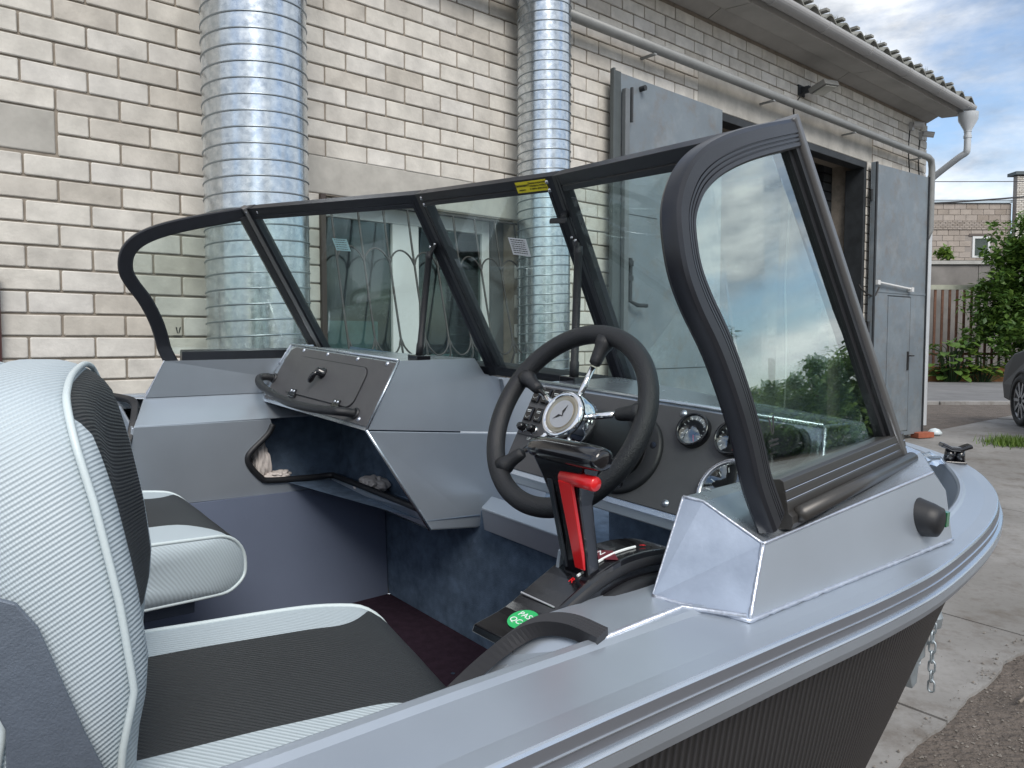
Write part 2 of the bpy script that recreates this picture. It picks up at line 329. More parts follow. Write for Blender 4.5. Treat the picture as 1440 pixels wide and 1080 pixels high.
# ------------------------------------------------------------------ the brick garage building
bld = empty('brick_garage', wl(0, 0)); bld.rotation_euler = (0, 0, R(90)-AZ)
tag(bld, 'long white silicate brick garage with grey steel gate leaves and corrugated roof', 'building')
MORTAR = mat('mortar', (0.27, 0.235, 0.195), 0.95, 0, var=0.3, vscale=14, bump=0.6, bscale=90)
BRICK = mat('silicate_brick', (0.63, 0.61, 0.575), 0.85, 0, var=0.26, vscale=7, bump=0.5, bscale=60)
def brickvar(m):
    t = m.node_tree; b = t.nodes['Principled BSDF']; l = [x for x in t.links if x.to_socket == b.inputs['Base Color']][0]; src = l.from_socket
    oi = t.nodes.new('ShaderNodeObjectInfo'); ge = t.nodes.new('ShaderNodeNewGeometry')
    ad = t.nodes.new('ShaderNodeMath'); ad.operation = 'ADD'; fr = t.nodes.new('ShaderNodeMath'); fr.operation = 'FRACT'
    t.links.new(oi.outputs['Random'], ad.inputs[0]); t.links.new(ge.outputs['Random Per Island'], ad.inputs[1]); t.links.new(ad.outputs[0], fr.inputs[0])
    r = t.nodes.new('ShaderNodeValToRGB'); e = r.color_ramp.elements; e[0].position = 0; e[0].color = (0.80, 0.77, 0.725, 1); e[1].position = 1; e[1].color = (1.0, 1.0, 1.0, 1)
    k = e.new(0.18); k.color = (0.90, 0.885, 0.86, 1); k = e.new(0.6); k.color = (1.0, 0.99, 0.96, 1)
    t.links.new(fr.outputs[0], r.inputs['Fac']); mx = t.nodes.new('ShaderNodeMixRGB'); mx.blend_type = 'MULTIPLY'; mx.inputs[0].default_value = 1
    t.links.new(src, mx.inputs[1]); t.links.new(r.outputs['Color'], mx.inputs[2]); t.links.new(mx.outputs[0], b.inputs['Base Color'])
    # the texture must not repeat between bricks: shift it by the random number
    for n in [n for n in t.nodes if n.type == 'TEX_NOISE']:
        vm = t.nodes.new('ShaderNodeVectorMath'); vm.operation = 'ADD'; sc = t.nodes.new('ShaderNodeVectorMath'); sc.operation = 'SCALE'; sc.inputs[3].default_value = 37.0
        cb = t.nodes.new('ShaderNodeCombineXYZ')
        for i_ in range(3): t.links.new(fr.outputs[0], cb.inputs[i_])
        t.links.new(cb.outputs[0], sc.inputs[0]); s0 = n.inputs['Vector'].links[0].from_socket
        t.links.new(s0, vm.inputs[0]); t.links.new(sc.outputs[0], vm.inputs[1]); t.links.new(vm.outputs[0], n.inputs['Vector'])
brickvar(BRICK)
PLAST = mat('lintel_concrete', (0.44, 0.425, 0.39), 0.9, 0, var=0.28, vscale=5, bump=0.5, bscale=25)
WALL_H = 4.20; T0, T1 = -1.2, 10.24; WZ = HC
holes = [(2.03, 3.42, WZ-0.35, WZ+0.80), (5.75, 8.60, -0.2, WZ+1.97)]
lint = [(1.92, 3.56, WZ+0.803, WZ+1.010), (5.46, 8.74, WZ+1.972, WZ+2.29), (0.30, 0.757, WZ+0.812, WZ+1.002)]
# wall core (mortar) with openings, 0.38 m thick
g = G(); tsc = sorted({T0, T1} | {h[0] for h in holes} | {h[1] for h in holes})
for a, b in zip(tsc, tsc[1:]):
    hs = [h for h in holes if h[0] <= a and h[1] >= b]
    if hs: h = hs[0]; segs = [(-0.3, h[2]), (h[3], WALL_H)]
    else: segs = [(-0.3, WALL_H)]
    for z0, z1 in segs:
        if z1 > z0: g.box((a, 0, z0), (b, 0.38, z1))
wall = g.build('wall', MORTAR, bld)
# bricks: four meshes, every one a shade uneven
def brickmesh(L, seed, H=0.088, dep=0.05):
    r_ = random.Random(seed); c = 0.0045; g_ = G()
    def ring(y, ins):
        P = []
        for (x, z) in ((ins, 0), (L-ins, 0), (L, ins), (L, H-ins), (L-ins, H), (ins, H), (0, H-ins), (0, ins)):
            P.append((x+r_.uniform(-.0012, .0012), y, z+r_.uniform(-.0012, .0012)))
        return P
    a = ring(dep, c); b = ring(0.003, c); d = [(x+(0.004 if x < L/2 else -.004), 0, z+(0.004 if z < H/2 else -.004)) for x, y, z in b]
    g_.add(a+b+d, [(i, (i+1) % 8, 8+(i+1) % 8, 8+i) for i in range(8)] + [(8+i, 8+(i+1) % 8, 16+(i+1) % 8, 16+i) for i in range(8)] + [list(range(16, 24))])
    return g_
bank = {}
def bm_get(L, s):
    k = (round(L, 2), s)
    if k not in bank: bank[k] = brickmesh(k[0], hash(k) % 999)
    return bank[k]
bricks = []; PITCH_L, PITCH_H = 0.258, 0.098; rr = random.Random(11)
def cover(t, z, e=0.012):
    for h in holes+lint:
        if t+e > h[0] and t-e < h[1] and z+0.05 > h[2] and z+0.05 < h[3]: return True
    return False
nrow = int(WALL_H/PITCH_H)
for row in range(nrow):
    z = WZ + 0.021 + 0.005 + (row-15)*PITCH_H
    if z+0.088 > WALL_H+0.01: break
    t = T0 - .27 + (-PITCH_L/2 if row % 2 else 0.0) + 0.038
    if row % 5 == 2: pass
    while t < T1:
        a, b = max(t, T0), min(t+PITCH_L-0.010, T1+0.006)
        # clip against openings and lintels
        spans = [(a, b)]
        for h in holes+lint:
            if z+0.07 > h[2] and z+0.02 < h[3]:
                ns = []
                for (p, q) in spans:
                    if q <= h[0] or p >= h[1]: ns.append((p, q))
                    else:
                        if p < h[0]: ns.append((p, h[0]-0.006))
                        if q > h[1]: ns.append((h[1]+0.006, q))
                spans = ns
        for (p, q) in spans:
            if q-p > 0.035: bricks.append((p, z, q-p))
        t += PITCH_L
def score(b):
    t, z, L = b; v = (t > 0.2 and t < 4.4 and z > WZ-0.25 and z < WZ+2.3); d = math.hypot(t, WD)
    cx = t*math.cos(0)
    return (0 if v else 100) + d
bricks.sort(key=score)
meshes = {}
PLACE = []
for i, (t, z, L) in enumerate(bricks):
    s = rr.randrange(4); Lq = round(L, 2) if abs(L-(PITCH_L-.01)) > .004 else PITCH_L-.01
    if i < 300:
        k = (Lq, s)
        if k not in meshes:
            gg = brickmesh(Lq, s*17+int(Lq*1000)); me = bpy.data.meshes.new('brick'); me.from_pydata([tuple(v) for v in gg.v], [], gg.f); me.materials.append(BRICK); me.update()
            bm = bmesh.new(); bm.from_mesh(me); bmesh.ops.recalc_face_normals(bm, faces=bm.faces); bm.to_mesh(me); bm.free(); meshes[k] = me
        o = bpy.data.objects.new('brick', meshes[k]); o.location = (t, -0.009+rr.uniform(-.0015, .0015), z); C.objects.link(o); o.parent = bld
    else: PLACE.append((t, z, Lq, s))
g = G(); cache = {}
for (t, z, L, s) in PLACE:
    k = (L, s)
    if k not in cache: cache[k] = brickmesh(L, s*17+int(L*1000))
    off = Vector((t, -0.009+rr.uniform(-.0015, .0015), z)); g.add([v+off for v in cache[k].v], cache[k].f)
# end wall bricks (corner returns)
tag(g.build('bricks', BRICK, bld), kind='stuff')
# concrete lintels and the patched block
for k, (a, b, c, d) in enumerate(lint):
    gg = G(); gg.box((a+.005, -0.006, c+.003), (b-.005, 0.10, d-.003)); gg.build('lintel' if k < 2 else 'concrete_block', PLAST, bld, bevel=0.006)
# garage opening: lower beam strip, dark room
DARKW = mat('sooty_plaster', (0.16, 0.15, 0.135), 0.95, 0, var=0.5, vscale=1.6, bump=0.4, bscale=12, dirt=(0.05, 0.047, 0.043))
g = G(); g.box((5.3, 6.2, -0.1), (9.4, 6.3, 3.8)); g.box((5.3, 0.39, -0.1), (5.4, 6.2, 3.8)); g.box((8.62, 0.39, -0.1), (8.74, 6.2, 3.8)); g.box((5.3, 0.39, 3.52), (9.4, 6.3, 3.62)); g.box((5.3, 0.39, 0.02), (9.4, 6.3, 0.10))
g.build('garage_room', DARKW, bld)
g = G(); g.box((1.5, 2.6, 0.3), (4.2, 2.7, 3.2)); g.box((1.4, 0.39, 0.3), (1.5, 2.7, 3.2)); g.box((4.2, 0.39, 0.3), (4.3, 2.7, 3.2)); g.box((1.5, 0.39, 3.1), (4.2, 2.7, 3.2))
g.build('office_room', mat('office_wall', (0.25, 0.26, 0.24), 0.9, var=.3, vscale=1.2), bld)
STEELP = mat('grey_gate_paint', (0.18, 0.215, 0.245), 0.5, 0.1, var=0.16, vscale=2.2, bump=0.12, bscale=6)
weather(STEELP, 1.3, (0.15, 0.165, 0.18), 0.6); weather(STEELP, 7, (0.17, 0.13, 0.10), 0.5); weather(STEELP, 3, (0.30, 0.33, 0.345), 0.5)
DSTEEL = mat('dark_gate_steel', (0.035, 0.04, 0.045), 0.6, 0.2, var=0.4, vscale=8)
g = G(); g.box((5.75, -0.014, WZ+1.90), (8.60, 0.12, WZ+1.968)); g.box((8.545, -0.013, 0.35), (8.60, 0.2, WZ+1.90)); g.box((5.75, -0.013, 0.3), (5.80, 0.2, WZ+1.90))
g.build('gate_frame', DSTEEL, bld, bevel=.004)
# charred brick reveal strip and cable inside
g = G()
for k in range(32): g.box((8.40+0.03*math.sin(k*1.7)*.3, 0.38, 0.3+k*.1), (8.60, 0.45, 0.3+k*.1+.088))
tag(g.build('charred_reveal', DSTEEL, bld), kind='stuff')
CABLE = mat('pale_cable', (0.42, 0.42, 0.4), 0.6); BCABLE = mat('black_cable', (0.02, 0.02, 0.02), 0.6)
g = G(); g.tube(smoothpath([(8.60, 1.2, 3.38), (8.60, 0.95, 3.36), (8.605, 0.90, 3.1), (8.60, .93, 2.2), (8.6, .9, 1.4), (8.6, .92, .4)]), .012, 6); g.build('cable', CABLE, bld)
def leaf(hx, w_, ang, sgn, parent, wicket):
    """steel gate leaf hinged at t=hx, opened back against the wall; sgn = +1 lies towards larger t"""
    z0, z1 = 0.385 if wicket else 0.30, WZ+1.965
    ca, sa = math.cos(R(ang)), math.sin(R(ang))
    def P(u, o, z): return (hx + sgn*(u*ca) + 0*o, -0.05 - u*sa - o, z)
    def bx(g_, u0, u1, o0, o1, a, b):
        g_.add([P(u0,o0,a),P(u1,o0,a),P(u1,o1,a),P(u0,o1,a),P(u0,o0,b),P(u1,o0,b),P(u1,o1,b),P(u0,o1,b)], [(0,3,2,1),(4,5,6,7),(0,1,5,4),(1,2,6,5),(2,3,7,6),(3,0,4,7)])
    g_ = G(); bx(g_, 0.0, w_, 0.0, 0.010, z0, z1)
    if wicket:
        bx(g_, 0.0, 0.06, 0.011, 0.05, z0, z1)
        bx(g_, 0.06, w_, 0.0105, 0.016, WZ+0.55, WZ+0.575)
    lf = g_.build('gate_leaf', STEELP, parent, bevel=.003)
    return lf, P, bx, z0, z1
lf, P, bx, z0, z1 = leaf(8.62, 1.30, 4.5, 1, bld, True)
lf['label'] = 'grey steel gate leaf with small wicket door, swung back beyond the opening'
g = G(); bx(g, 0.42, 0.93, 0.0105, 0.020, z0+.06, WZ+0.51); wd = g.build('wicket_door', STEELP, lf, bevel=.004)
g = G(); bx(g, 0.935, 0.95, 0.0108, 0.0125, z0+.05, WZ+0.52); bx(g, 0.41, 0.935, 0.0108, 0.0125, WZ+0.515, WZ+0.527); g.build('door_gap', DSTEEL, lf)
g = G(); bx(g, 0.872, 0.90, 0.021, 0.032, 1.16, 1.38); g.tube([P(0.885, .03, 1.33), P(0.885, .06, 1.33), P(.96, .06, 1.33)], .008, 8); g.build('door_handle', BCABLE, lf)
g = G(); g.tube([P(0.09, .05, WZ+.66), P(.88, .05, WZ+.61)], .012, 8); bx(g, .08, .13, .02, .07, WZ+.63, WZ+.68); bx(g, .85, .90, .02, .07, WZ+.58, WZ+.63); g.build('white_bar', mat('white_paint', (.62, .63, .63), .5), lf)
g = G(); bx(g, 0.0, .03, .052, .066, z0, z1); bx(g, w_ if False else 1.295, 1.31, 0.012, .03, z0, z1); g.build('leaf_edge', DSTEEL, lf)
for zz in (.75, 1.6, WZ+1.55):
    g = G(); g.cyl(P(-.01, .02, zz), (0, 0, 1), .014, .12, 10); g.build('hinge', DSTEEL, lf)
lf, P, bx, z0, z1 = leaf(5.74, 1.46, 1.2, -1, bld, False)
lf['label'] = 'plain grey steel gate leaf swung back against the brick wall, left of the opening'
g = G(); bx(g, 1.36, 1.47, 0.011, 0.022, z0, z1); bx(g, 1.455, 1.475, 0.022, .05, z0, z1); g.build('leaf_edge', mat('dark_grey_green_steel', (.085, .10, .105), .6, .1, var=.2, vscale=5), lf, bevel=.003)
g = G(); bx(g, 1.30, 1.352, 0.0225, .06, z0+.1, z1-.12); g.build('leaf_rib', mat('mid_steel', (.16, .175, .185), .5, .2, var=.2, vscale=6), lf, bevel=.004)
g = G(); g.tube([P(1.27, .05, z1-.1), P(1.27, .05, z1-.35)], .012, 8); g.build('upper_bolt', DSTEEL, lf)
g = G(); g.tube([P(1.27, .05, WZ+.62), P(1.27, .05, WZ+.30), P(1.20, .07, WZ+.27), P(1.10, .075, WZ+.27)], .016, 8)
g.build('bolt_bar', DSTEEL, lf)
for za in (.45, .56):
    g = G(); bx(g, 1.25, 1.30, .02, .065, WZ+za, WZ+za+.04); g.build('bolt_guide', DSTEEL, lf)
g = G(); bx(g, 0.0, 1.3, 0.0101, 0.0125, WZ-.22, WZ-.214); bx(g, .9, 1.3, .0101, .0125, WZ+.95, WZ+.954); g.build('weld_seam', DSTEEL, lf)
g = G(); g.cyl(P(1.12, .01, z1-.07), (0, -1, 0), .02, .05, 12); g.build('stop_knob', DSTEEL, lf)
# window with white frame, grille
UPVC = mat('white_upvc', (0.62, 0.64, 0.64), 0.4)
a, b, c, d = holes[0]
win = G(); fw = .06
win.box((a+.002, .12, c), (a+fw, .17, d-.002)); win.box((b-.17, .12, c), (b-.11, .17, d-.002)); win.box((a+fw, .12, d-fw-.03), (b-.17, .17, d-.003)); win.box((a+fw, .12, c), (b-.17, .17, c+.07))
win.box((2.55, .118, c+.07), (2.74, .165, d-fw-.03)); wf = win.build('window_frame', UPVC, bld, bevel=.004)
g = G(); g.box((a+fw+.002, .14, c+.07), (2.548, .146, d-fw-.032)); g.box((2.742, .14, c+.07), (b-.172, .146, d-fw-.032)); g.build('window_pane', WGLASS, wf)
g = G(); g.box((b-.108, .10, c), (b-.004, .15, d-.003)); g.build('window_side_strip', mat('dark_trim', (.09, .095, .1), .6), wf)
POST = mat('flyer_paper', (.34, .52, .58), .6, var=.35, vscale=7)
g = G(); g.box((a+.10, .150, WZ-.33), (2.46, .152, WZ+.12)); g.build('taped_poster', POST, wf)
g = G(); g.box((2.85, .150, WZ-.33), (3.02, .152, WZ-.08)); g.build('taped_poster', POST, wf)
g = G(); g.box((a-.004, -.03, c-.03), (b+.004, .12, c-.002)); g.build('window_sill', PLAST, wf)
BAR = mat('grille_bar', (.045, .04, .038), .6, .0, var=.3, vscale=20)
gr = G(); bars = [2.055+k*.1675 for k in range(9)]
def GP(t, z):  # the grille bellies outwards towards its foot
    f_ = (WZ+.78-z)/.85; return (t, -.03-.20*max(0, f_)**1.1 if f_ < 1.0 else -.23+.20*(f_-1.0)*2.2, z)
grl = None
zt, zb = WZ+.775, WZ-.30
for k, t in enumerate(bars):
    q = G(); q.tube([GP(t, zt-(zt-zb)*i/14) for i in range(15)], .0065, 8); o = q.build('grille_bar', BAR, wf, smooth=True)
for k in range(len(bars)-1):
    t0, t1 = bars[k], bars[k+1]; q = G()
    q.tube([GP(t0+(t1-t0)*i/10*1.0, WZ+.44+.085*math.sin(math.pi*i/10)**.6) for i in range(11)], .0055, 6)
    q.build('grille_scroll', BAR, wf, smooth=True)
    q = G(); q.tube([GP(t0+(t1-t0)*i/10, WZ+.02-.10*math.sin(math.pi*i/10)**.6) for i in range(11)], .0055, 6)
    q.build('grille_scroll', BAR, wf, smooth=True)
q = G(); q.tube([GP(2.03, zt), GP(3.42, zt)], .007, 6); q.tube([GP(2.03, zb), GP(3.42, zb)], .007, 6); q.build('grille_rail', BAR, wf)
q = G(); q.box((2.0, -.035, WZ-.35), (2.028, .02, WZ+.80)); q.build('grille_post', mat('brown_post', (.06, .045, .04), .6), wf)
# cornice, gutter, roof, gas pipe
CORN = mat('cornice_whitewash', (0.44, 0.43, 0.41), 0.9, 0, var=0.22, vscale=1.8, bump=0.2, bscale=12)
ends = [T0-.2, 1.0, 3.3, 5.6, 7.9, 10.28]
for a_, b_ in zip(ends, ends[1:]):
    g = G(); prof = [(0.30, 4.203), (-.002, 4.203), (-.03, 4.215), (-.10, 4.245), (-.14, 4.262), (-.16, 4.228), (-.40, 4.205), (-.42, 4.30), (0.30, 4.34)]
    k = len(prof); g.add([(a_+.004, y, z) for y, z in prof]+[(b_-.004, y, z) for y, z in prof], [list(range(k))[::-1], list(range(k, 2*k))]+[(i, (i+1) % k, k+(i+1) % k, k+i) for i in range(k)])
    g.build('cornice_slab', CORN, bld, bevel=.004)
GUT = mat('pvc_gutter', (0.43, 0.43, 0.43), 0.4, 0, var=.14, vscale=3)
g = G(); ring = [(-.485+.066*math.cos(a), 4.285+.066*math.sin(a)) for a in [math.pi+math.pi*i/12 for i in range(13)]]; ring2 = [(-.485+.061*math.cos(a), 4.285+.061*math.sin(a)) for a in [2*math.pi-math.pi*i/12 for i in range(13)]]
pr = ring+ring2; k = len(pr); g.add([(T0, y, z) for y, z in pr]+[(10.27, y, z) for y, z in pr], [list(range(k))[::-1], list(range(k, 2*k))]+[(i, (i+1) % k, k+(i+1) % k, k+i) for i in range(k)])
gut = g.build('gutter', GUT, bld)
for j in range(12):
    t = 0.6+j*.86; g = G(); g.add([(t, -.485+(y+.485)*1.07, 4.285+(z-4.285)*1.07) for y, z in pr]+[(t+.05, -.485+(y+.485)*1.07, 4.285+(z-4.285)*1.07) for y, z in pr], [list(range(k))[::-1], list(range(k, 2*k))]+[(i, (i+1) % k, k+(i+1) % k, k+i) for i in range(k)])
    g.build('gutter_bracket', GUT, gut)
ROOFM = mat('asbestos_slate', (0.24, 0.24, 0.225), 0.9, 0, var=.4, vscale=6, bump=.4, bscale=30, dirt=(.10, .105, .085))
g = G(); nt_ = 12.0/.026; vv = []; nT = int(12.0/.03)
for j in range(2):
    for i in range(nT):
        t = T0-.4+i*.03
        for (y, z) in ((-.50, 4.35), (2.5, 5.05)):
            w_ = .036*math.sin(t/.29*2*math.pi)
            vv.append((t, y, z+w_+(0.016 if j else 0)))
ff = []
for i in range(nT-1):
    for j in range(2):
        o_ = j*nT*2; q = (o_+i*2, o_+i*2+1, o_+i*2+3, o_+i*2+2); ff.append(q)
    ff.append((i*2, i*2+2, nT*2+i*2+2, nT*2+i*2)); ff.append((i*2+1, i*2+3, nT*2+i*2+3, nT*2+i*2+1))
g.add(vv, ff); g.build('roof', ROOFM, bld, smooth=False)
# moss tufts and slate caps on the roof edge
MOSS = mat('roof_moss', (.09, .10, .05), .95, var=.4, vscale=9)
g = G(); rr = random.Random(5)
for i in range(60):
    t = rr.uniform(5, 10.3); c0 = Vector((t, -.46+rr.uniform(-.02, .1), 4.40+rr.uniform(-.02, .02)))
    for q in range(5):
        p = c0+Vector((rr.uniform(-.04, .04), rr.uniform(-.03, .03), 0)); h = rr.uniform(.015, .06); g.add([p, p+Vector((.008, 0, 0)), p+Vector((rr.uniform(-.02, .02), rr.uniform(-.02, .02), h))], [(0, 1, 2)])
tag(g.build('roof_moss', MOSS, bld), kind='stuff')
g = G()
for i in range(22):
    t = T0-.4+.0725+.29*(i+17); 
    g.box((t-.032, -.545, 4.372), (t+.032, -.44, 4.392))
tag(g.build('slate_ends', ROOFM, bld), kind='stuff')
g = G(); g.box((T0, .385, 4.2), (10.2, 2.5, 4.3)); g.box((10.0, 0.385, 0), (10.238, 6.3, 4.9)); g.box((T0, 6.3, 0), (10.238, 6.5, 4.2)); g.box((T0, .385, 0), (T0+.2, 6.3, 4.2)); g.build('rear_shell', MORTAR, bld)
# end face bricks (seen edge-on at the corner)
GASP = mat('grey_pipe_paint', (.27, .28, .28), .45, .1, var=.15, vscale=6)
g = G(); pth = [(2.3, -.13, WZ+2.21), (9.7, -.13, WZ+2.215), (9.98, -.13, WZ+2.215), (10.07, -.13, WZ+2.19), (10.10, -.13, WZ+2.10), (10.10, -.13, WZ+1.35), (10.09, -.10, WZ+1.27), (10.07, -.0, WZ+1.25)]
g.tube(pth, .038, 14); gp = g.build('gas_pipe', GASP, bld, smooth=True)
for t in (2.9, 4.7, 6.4, 8.0, 9.7): 
    g = G(); g.box((t, -.15, WZ+2.155), (t+.03, .0, WZ+2.167)); g.build('pipe_bracket', GASP, gp)
# downpipe
DPM = mat('white_downpipe', (.52, .55, .58), .4, .1, var=.1, vscale=5)
g = G(); c0 = (10.14, -.50)
g.lathe((10.14, -.50, 3.99), (0, 0, 1), [(.042, -.02), (.042, .0), (.105, .12), (.11, .20), (.10, .20)], 20)
g.tube(smoothpath([(10.14, -.50, 4.0), (10.14, -.50, 3.78), (10.15, -.48, 3.73), (10.16, -.40, 3.69), (10.22, -.14, 3.54), (10.23, -.08, 3.48), (10.235, -.07, 3.38), (10.235, -.065, 1.5), (10.235, -.065, .45)], 4), .038, 14)
dp = g.build('downpipe', DPM, bld, auto=True)
for (c1, ax) in (((10.14, -.50, 3.90), (0, 0, 1)), ((10.235, -.065, 3.1), (0, 0, 1))):
    g = G(); g.cyl(c1, ax, .044, .03, 16); g.build('pipe_collar', DPM, dp)
# floodlight on the wall above the gate
def wall_lamp():
    e = G(); e.box((7.12, -.10, WZ+2.40), (7.16, 0, WZ+2.46)); e.box((7.08, -.02, WZ+2.38), (7.20, 0, WZ+2.48)); r_ = e.build('lamp_bracket', DSTEEL, bld)
    h = G(); pts = [(7.10, -.10, 3.92), (7.38, -.10, 3.96), (7.38, -.26, 4.02), (7.10, -.26, 3.98)]; h.plate(pts, (0, -.02, -.05)); h.build('flood_lamp', mat('lamp_grey', (.18, .18, .17), .5), r_, bevel=.006)
    h = G(); h.plate([(7.13, -.125, 3.872), (7.35, -.125, 3.908), (7.35, -.265, 3.955), (7.13, -.265, 3.925)], (0, -.003, -.006)); h.build('lamp_glass', mat('lamp_lens', (.4, .4, .36), .15), r_)
    h = G(); h.tube(smoothpath([(7.14, -.06, 3.92), (7.05, -.05, 3.85), (7.0, -.02, 3.74), (7.02, -.01, 3.66)]), .006, 6); h.build('lamp_cable', BCABLE, r_)
wall_lamp()
# camera / antenna clutter near the corner
for (t, z) in ((9.72, 4.08), (10.02, 4.02)):
    h = G(); h.box((t-.03, -.05, z-.07), (t+.03, 0, z+.02)); r_ = h.build('camera_bracket', GUT, bld)
    h = G(); h.cyl((t, -.05, z), (.5, -1, -.25), .035, .12, 16); h.build('security_camera', mat('camera_white_plastic', (.5, .5, .5), .4), r_)
    h = G(); h.tube(smoothpath([(t, -.01, z-.05), (t-.03, -.01, z-.3), (t+.02, -.012, z-.6), (t-.02, -.01, z-.75)]), .009, 6); h.build('camera_cable', BCABLE, r_)
h = G(); h.tube(smoothpath([(8.46, -.02, WZ+.62), (8.50, -.06, WZ+.55), (8.66, -.10, WZ+.50), (8.74, -.12, WZ+.6)]), .009, 6); h.build('door_cable', BCABLE, bld)
# ventilation ducts
def duct(t, off, r, z0, z1, pitch, label, joints):
    GAL = MT.get('galvanised_steel')
    p = wl(t, off); du = empty('ventilation_duct', (p.x, p.y, z0)); tag(du, label, 'duct', 'galvanised spiral ducts on the wall')
    g = G(); g.lathe((0, 0, 0), (0, 0, 1), [(r, 0), (r, z1-z0)], 72); g.build('duct_tube', GAL, du, smooth=True)
    n = int((z1-z0)/pitch*48); g = G(); g.tube([(math.cos(2*math.pi*i/48)*(r+.0005), math.sin(2*math.pi*i/48)*(r+.0005), 0.02+pitch*i/48) for i in range(n-20)], .0042, 6); g.build('spiral_seam', MT.get('seam_shade_steel') or mat('seam_shade_steel', (.30, .34, .37), .4, .9), du, smooth=True)  # seam darker than the tube: rib shading put into its colour
    for zj in joints:
        g = G(); g.lathe((0, 0, zj), (0, 0, 1), [(r+.001, 0), (r+.007, .004), (r+.007, .05), (r+.001, .054)], 64); g.build('duct_clamp', GAL, du, smooth=True)
    return du
def galv():
    m = mat('galvanised_steel', (0.60, 0.66, 0.70), 0.3, 0.9, bump=0.05, bscale=9); t = m.node_tree; b = t.nodes['Principled BSDF']
    c = t.nodes.new('ShaderNodeTexCoord'); v = t.nodes.new('ShaderNodeTexVoronoi'); v.inputs['Scale'].default_value = 55; v.feature = 'F1'
    n = t.nodes.new('ShaderNodeTexNoise'); n.inputs['Scale'].default_value = 30; n.inputs['Detail'].default_value = 6
    t.links.new(c.outputs['Object'], v.inputs['Vector']); t.links.new(c.outputs['Object'], n.inputs['Vector'])
    mr = t.nodes.new('ShaderNodeMapRange'); mr.inputs[1].default_value = .3; mr.inputs[2].default_value = .7; mr.inputs[3].default_value = .15; mr.inputs[4].default_value = .27
    t.links.new(n.outputs['Fac'], mr.inputs[0]); t.links.new(mr.outputs[0], b.inputs['Roughness'])
    mx = t.nodes.new('ShaderNodeMixRGB'); mx.inputs[1].default_value = (.42, .47, .515, 1); mx.inputs[2].default_value = (.70, .74, .765, 1); sp = t.nodes.new('ShaderNodeSeparateColor')
    t.links.new(v.outputs['Color'], sp.inputs[0]); ad = t.nodes.new('ShaderNodeMath'); ad.operation = 'MULTIPLY_ADD'; ad.inputs[1].default_value = .45
    sb = t.nodes.new('ShaderNodeMath'); sb.operation = 'MULTIPLY_ADD'; sb.inputs[1].default_value = 1.6; sb.inputs[2].default_value = -.55
    t.links.new(n.outputs['Fac'], sb.inputs[0]); t.links.new(sp.outputs[0], ad.inputs[0]); t.links.new(sb.outputs[0], ad.inputs[2]); ad.use_clamp = True
    t.links.new(ad.outputs[0], mx.inputs[0]); t.links.new(mx.outputs[0], b.inputs['Base Color'])
galv()
duct(1.50, 0.37, 0.232, 0.05, 4.0, 0.070, 'thick galvanised spiral duct standing before the brick wall, behind the port windscreen', ())
duct(3.46, 0.25, 0.170, 0.05, 4.15, 0.060, 'thinner galvanised spiral duct on the brick wall between window and gate', ())
p = wl(.50, .05); g = G(); g.tube([(p.x, p.y, 0), (p.x, p.y, HC+.28)], .022, 10)
tag(g.build('painted_post', mat('maroon_paint', (.09, .03, .03), .5)), 'thin maroon steel post against the brick wall at the far left', 'post')
g = G(); p = wl(9.86, .20); g.add([(x, y, z) for x, y, z in []], []); g.box((-.125, -.06, 0), (.125, .06, .065))
rb = g.build('red_brick', mat('red_clay_brick', (.33, .10, .055), .85, var=.25, vscale=12, bump=.4, bscale=60), bevel=.004); rb.location = (p.x, p.y, gz(p.x, p.y)+.006); rb.rotation_euler = (0, 0, R(20))
tag(rb, 'red clay brick wedged under the corner of the open gate leaf', 'brick')
rg = G(); rg.lathe((0, 0, 0), (0, 0, 1), [(.0, 0), (.07, .0), (.085, .03), (.05, .07), (.0, .085)], 14); p = wl(10.25, .2); r_ = rg.build('plastic_bag', mat('pale_plastic', (.6, .68, .72), .35), smooth=True); r_.location = (p.x, p.y, gz(p.x, p.y)+.006)
tag(r_, 'crumpled pale plastic bag at the foot of the white downpipe', 'bag')
# ------------------------------------------------------------------ street side: concrete wall, fence, far building, bushes, car
GZ = 0.33
FARB = mat('far_block_masonry', (0.36, 0.32, 0.29), 0.9, 0, var=.2, vscale=2, bump=.3, bscale=14)
brickvar(FARB)
FARM = mat('far_mortar', (.27, .245, .225), .95)
fb = empty('pink_block_building', (27.35, 42, GZ)); tag(fb, 'low pinkish block building with a taller pale brick end, beyond the concrete wall', 'building')
def bwall(root, x0, x1, z0, z1, y, bl, bh, m, hol=()):
    g = G(); 
    g.box((x0, y, z0), (x1, y+.3, z1)); g.build('wall', FARM, root)
    g = G(); r = 0; z = z0
    while z+bh <= z1+.01:
        x = x0-(bl/2 if r % 2 else 0)
        while x < x1:
            a = max(x, x0)+.012; b = min(x+bl, x1)-.012
            if b-a > .05 and not any(a < h[1] and b > h[0] and z+bh > h[2] and z < h[3] for h in hol): g.box((a, y-.03, z+.012), (b, y+.01, z+bh-.012))
            x += bl
        z += bh; r += 1
    tag(g.build('blocks', m, root), kind='stuff')
hole = [(-3.55+.2, -2.5+.2, 3.1, 4.4)]
bwall(fb, -9, -.35, 2.4, 7.2, 0, .62, .30, FARB, [(-2.4, -1.45, 5.7, 6.85)])
bwall(fb, -9, -.35, 7.2, 7.7, -.05, .26, .10, FARB)
bwall(fb, -9, -.35, 7.7, 8.6, 0, .62, .30, FARB)
bwall(fb, -.35, 7, 3, 10.0, -.4, .26, .10, BRICK)
g = G(); g.box((-9.2, -.12, 8.62), (-.37, .3, 8.8)); g.build('roof', mat('pale_blue_roof_sheet', (.42, .5, .56), .5), fb)
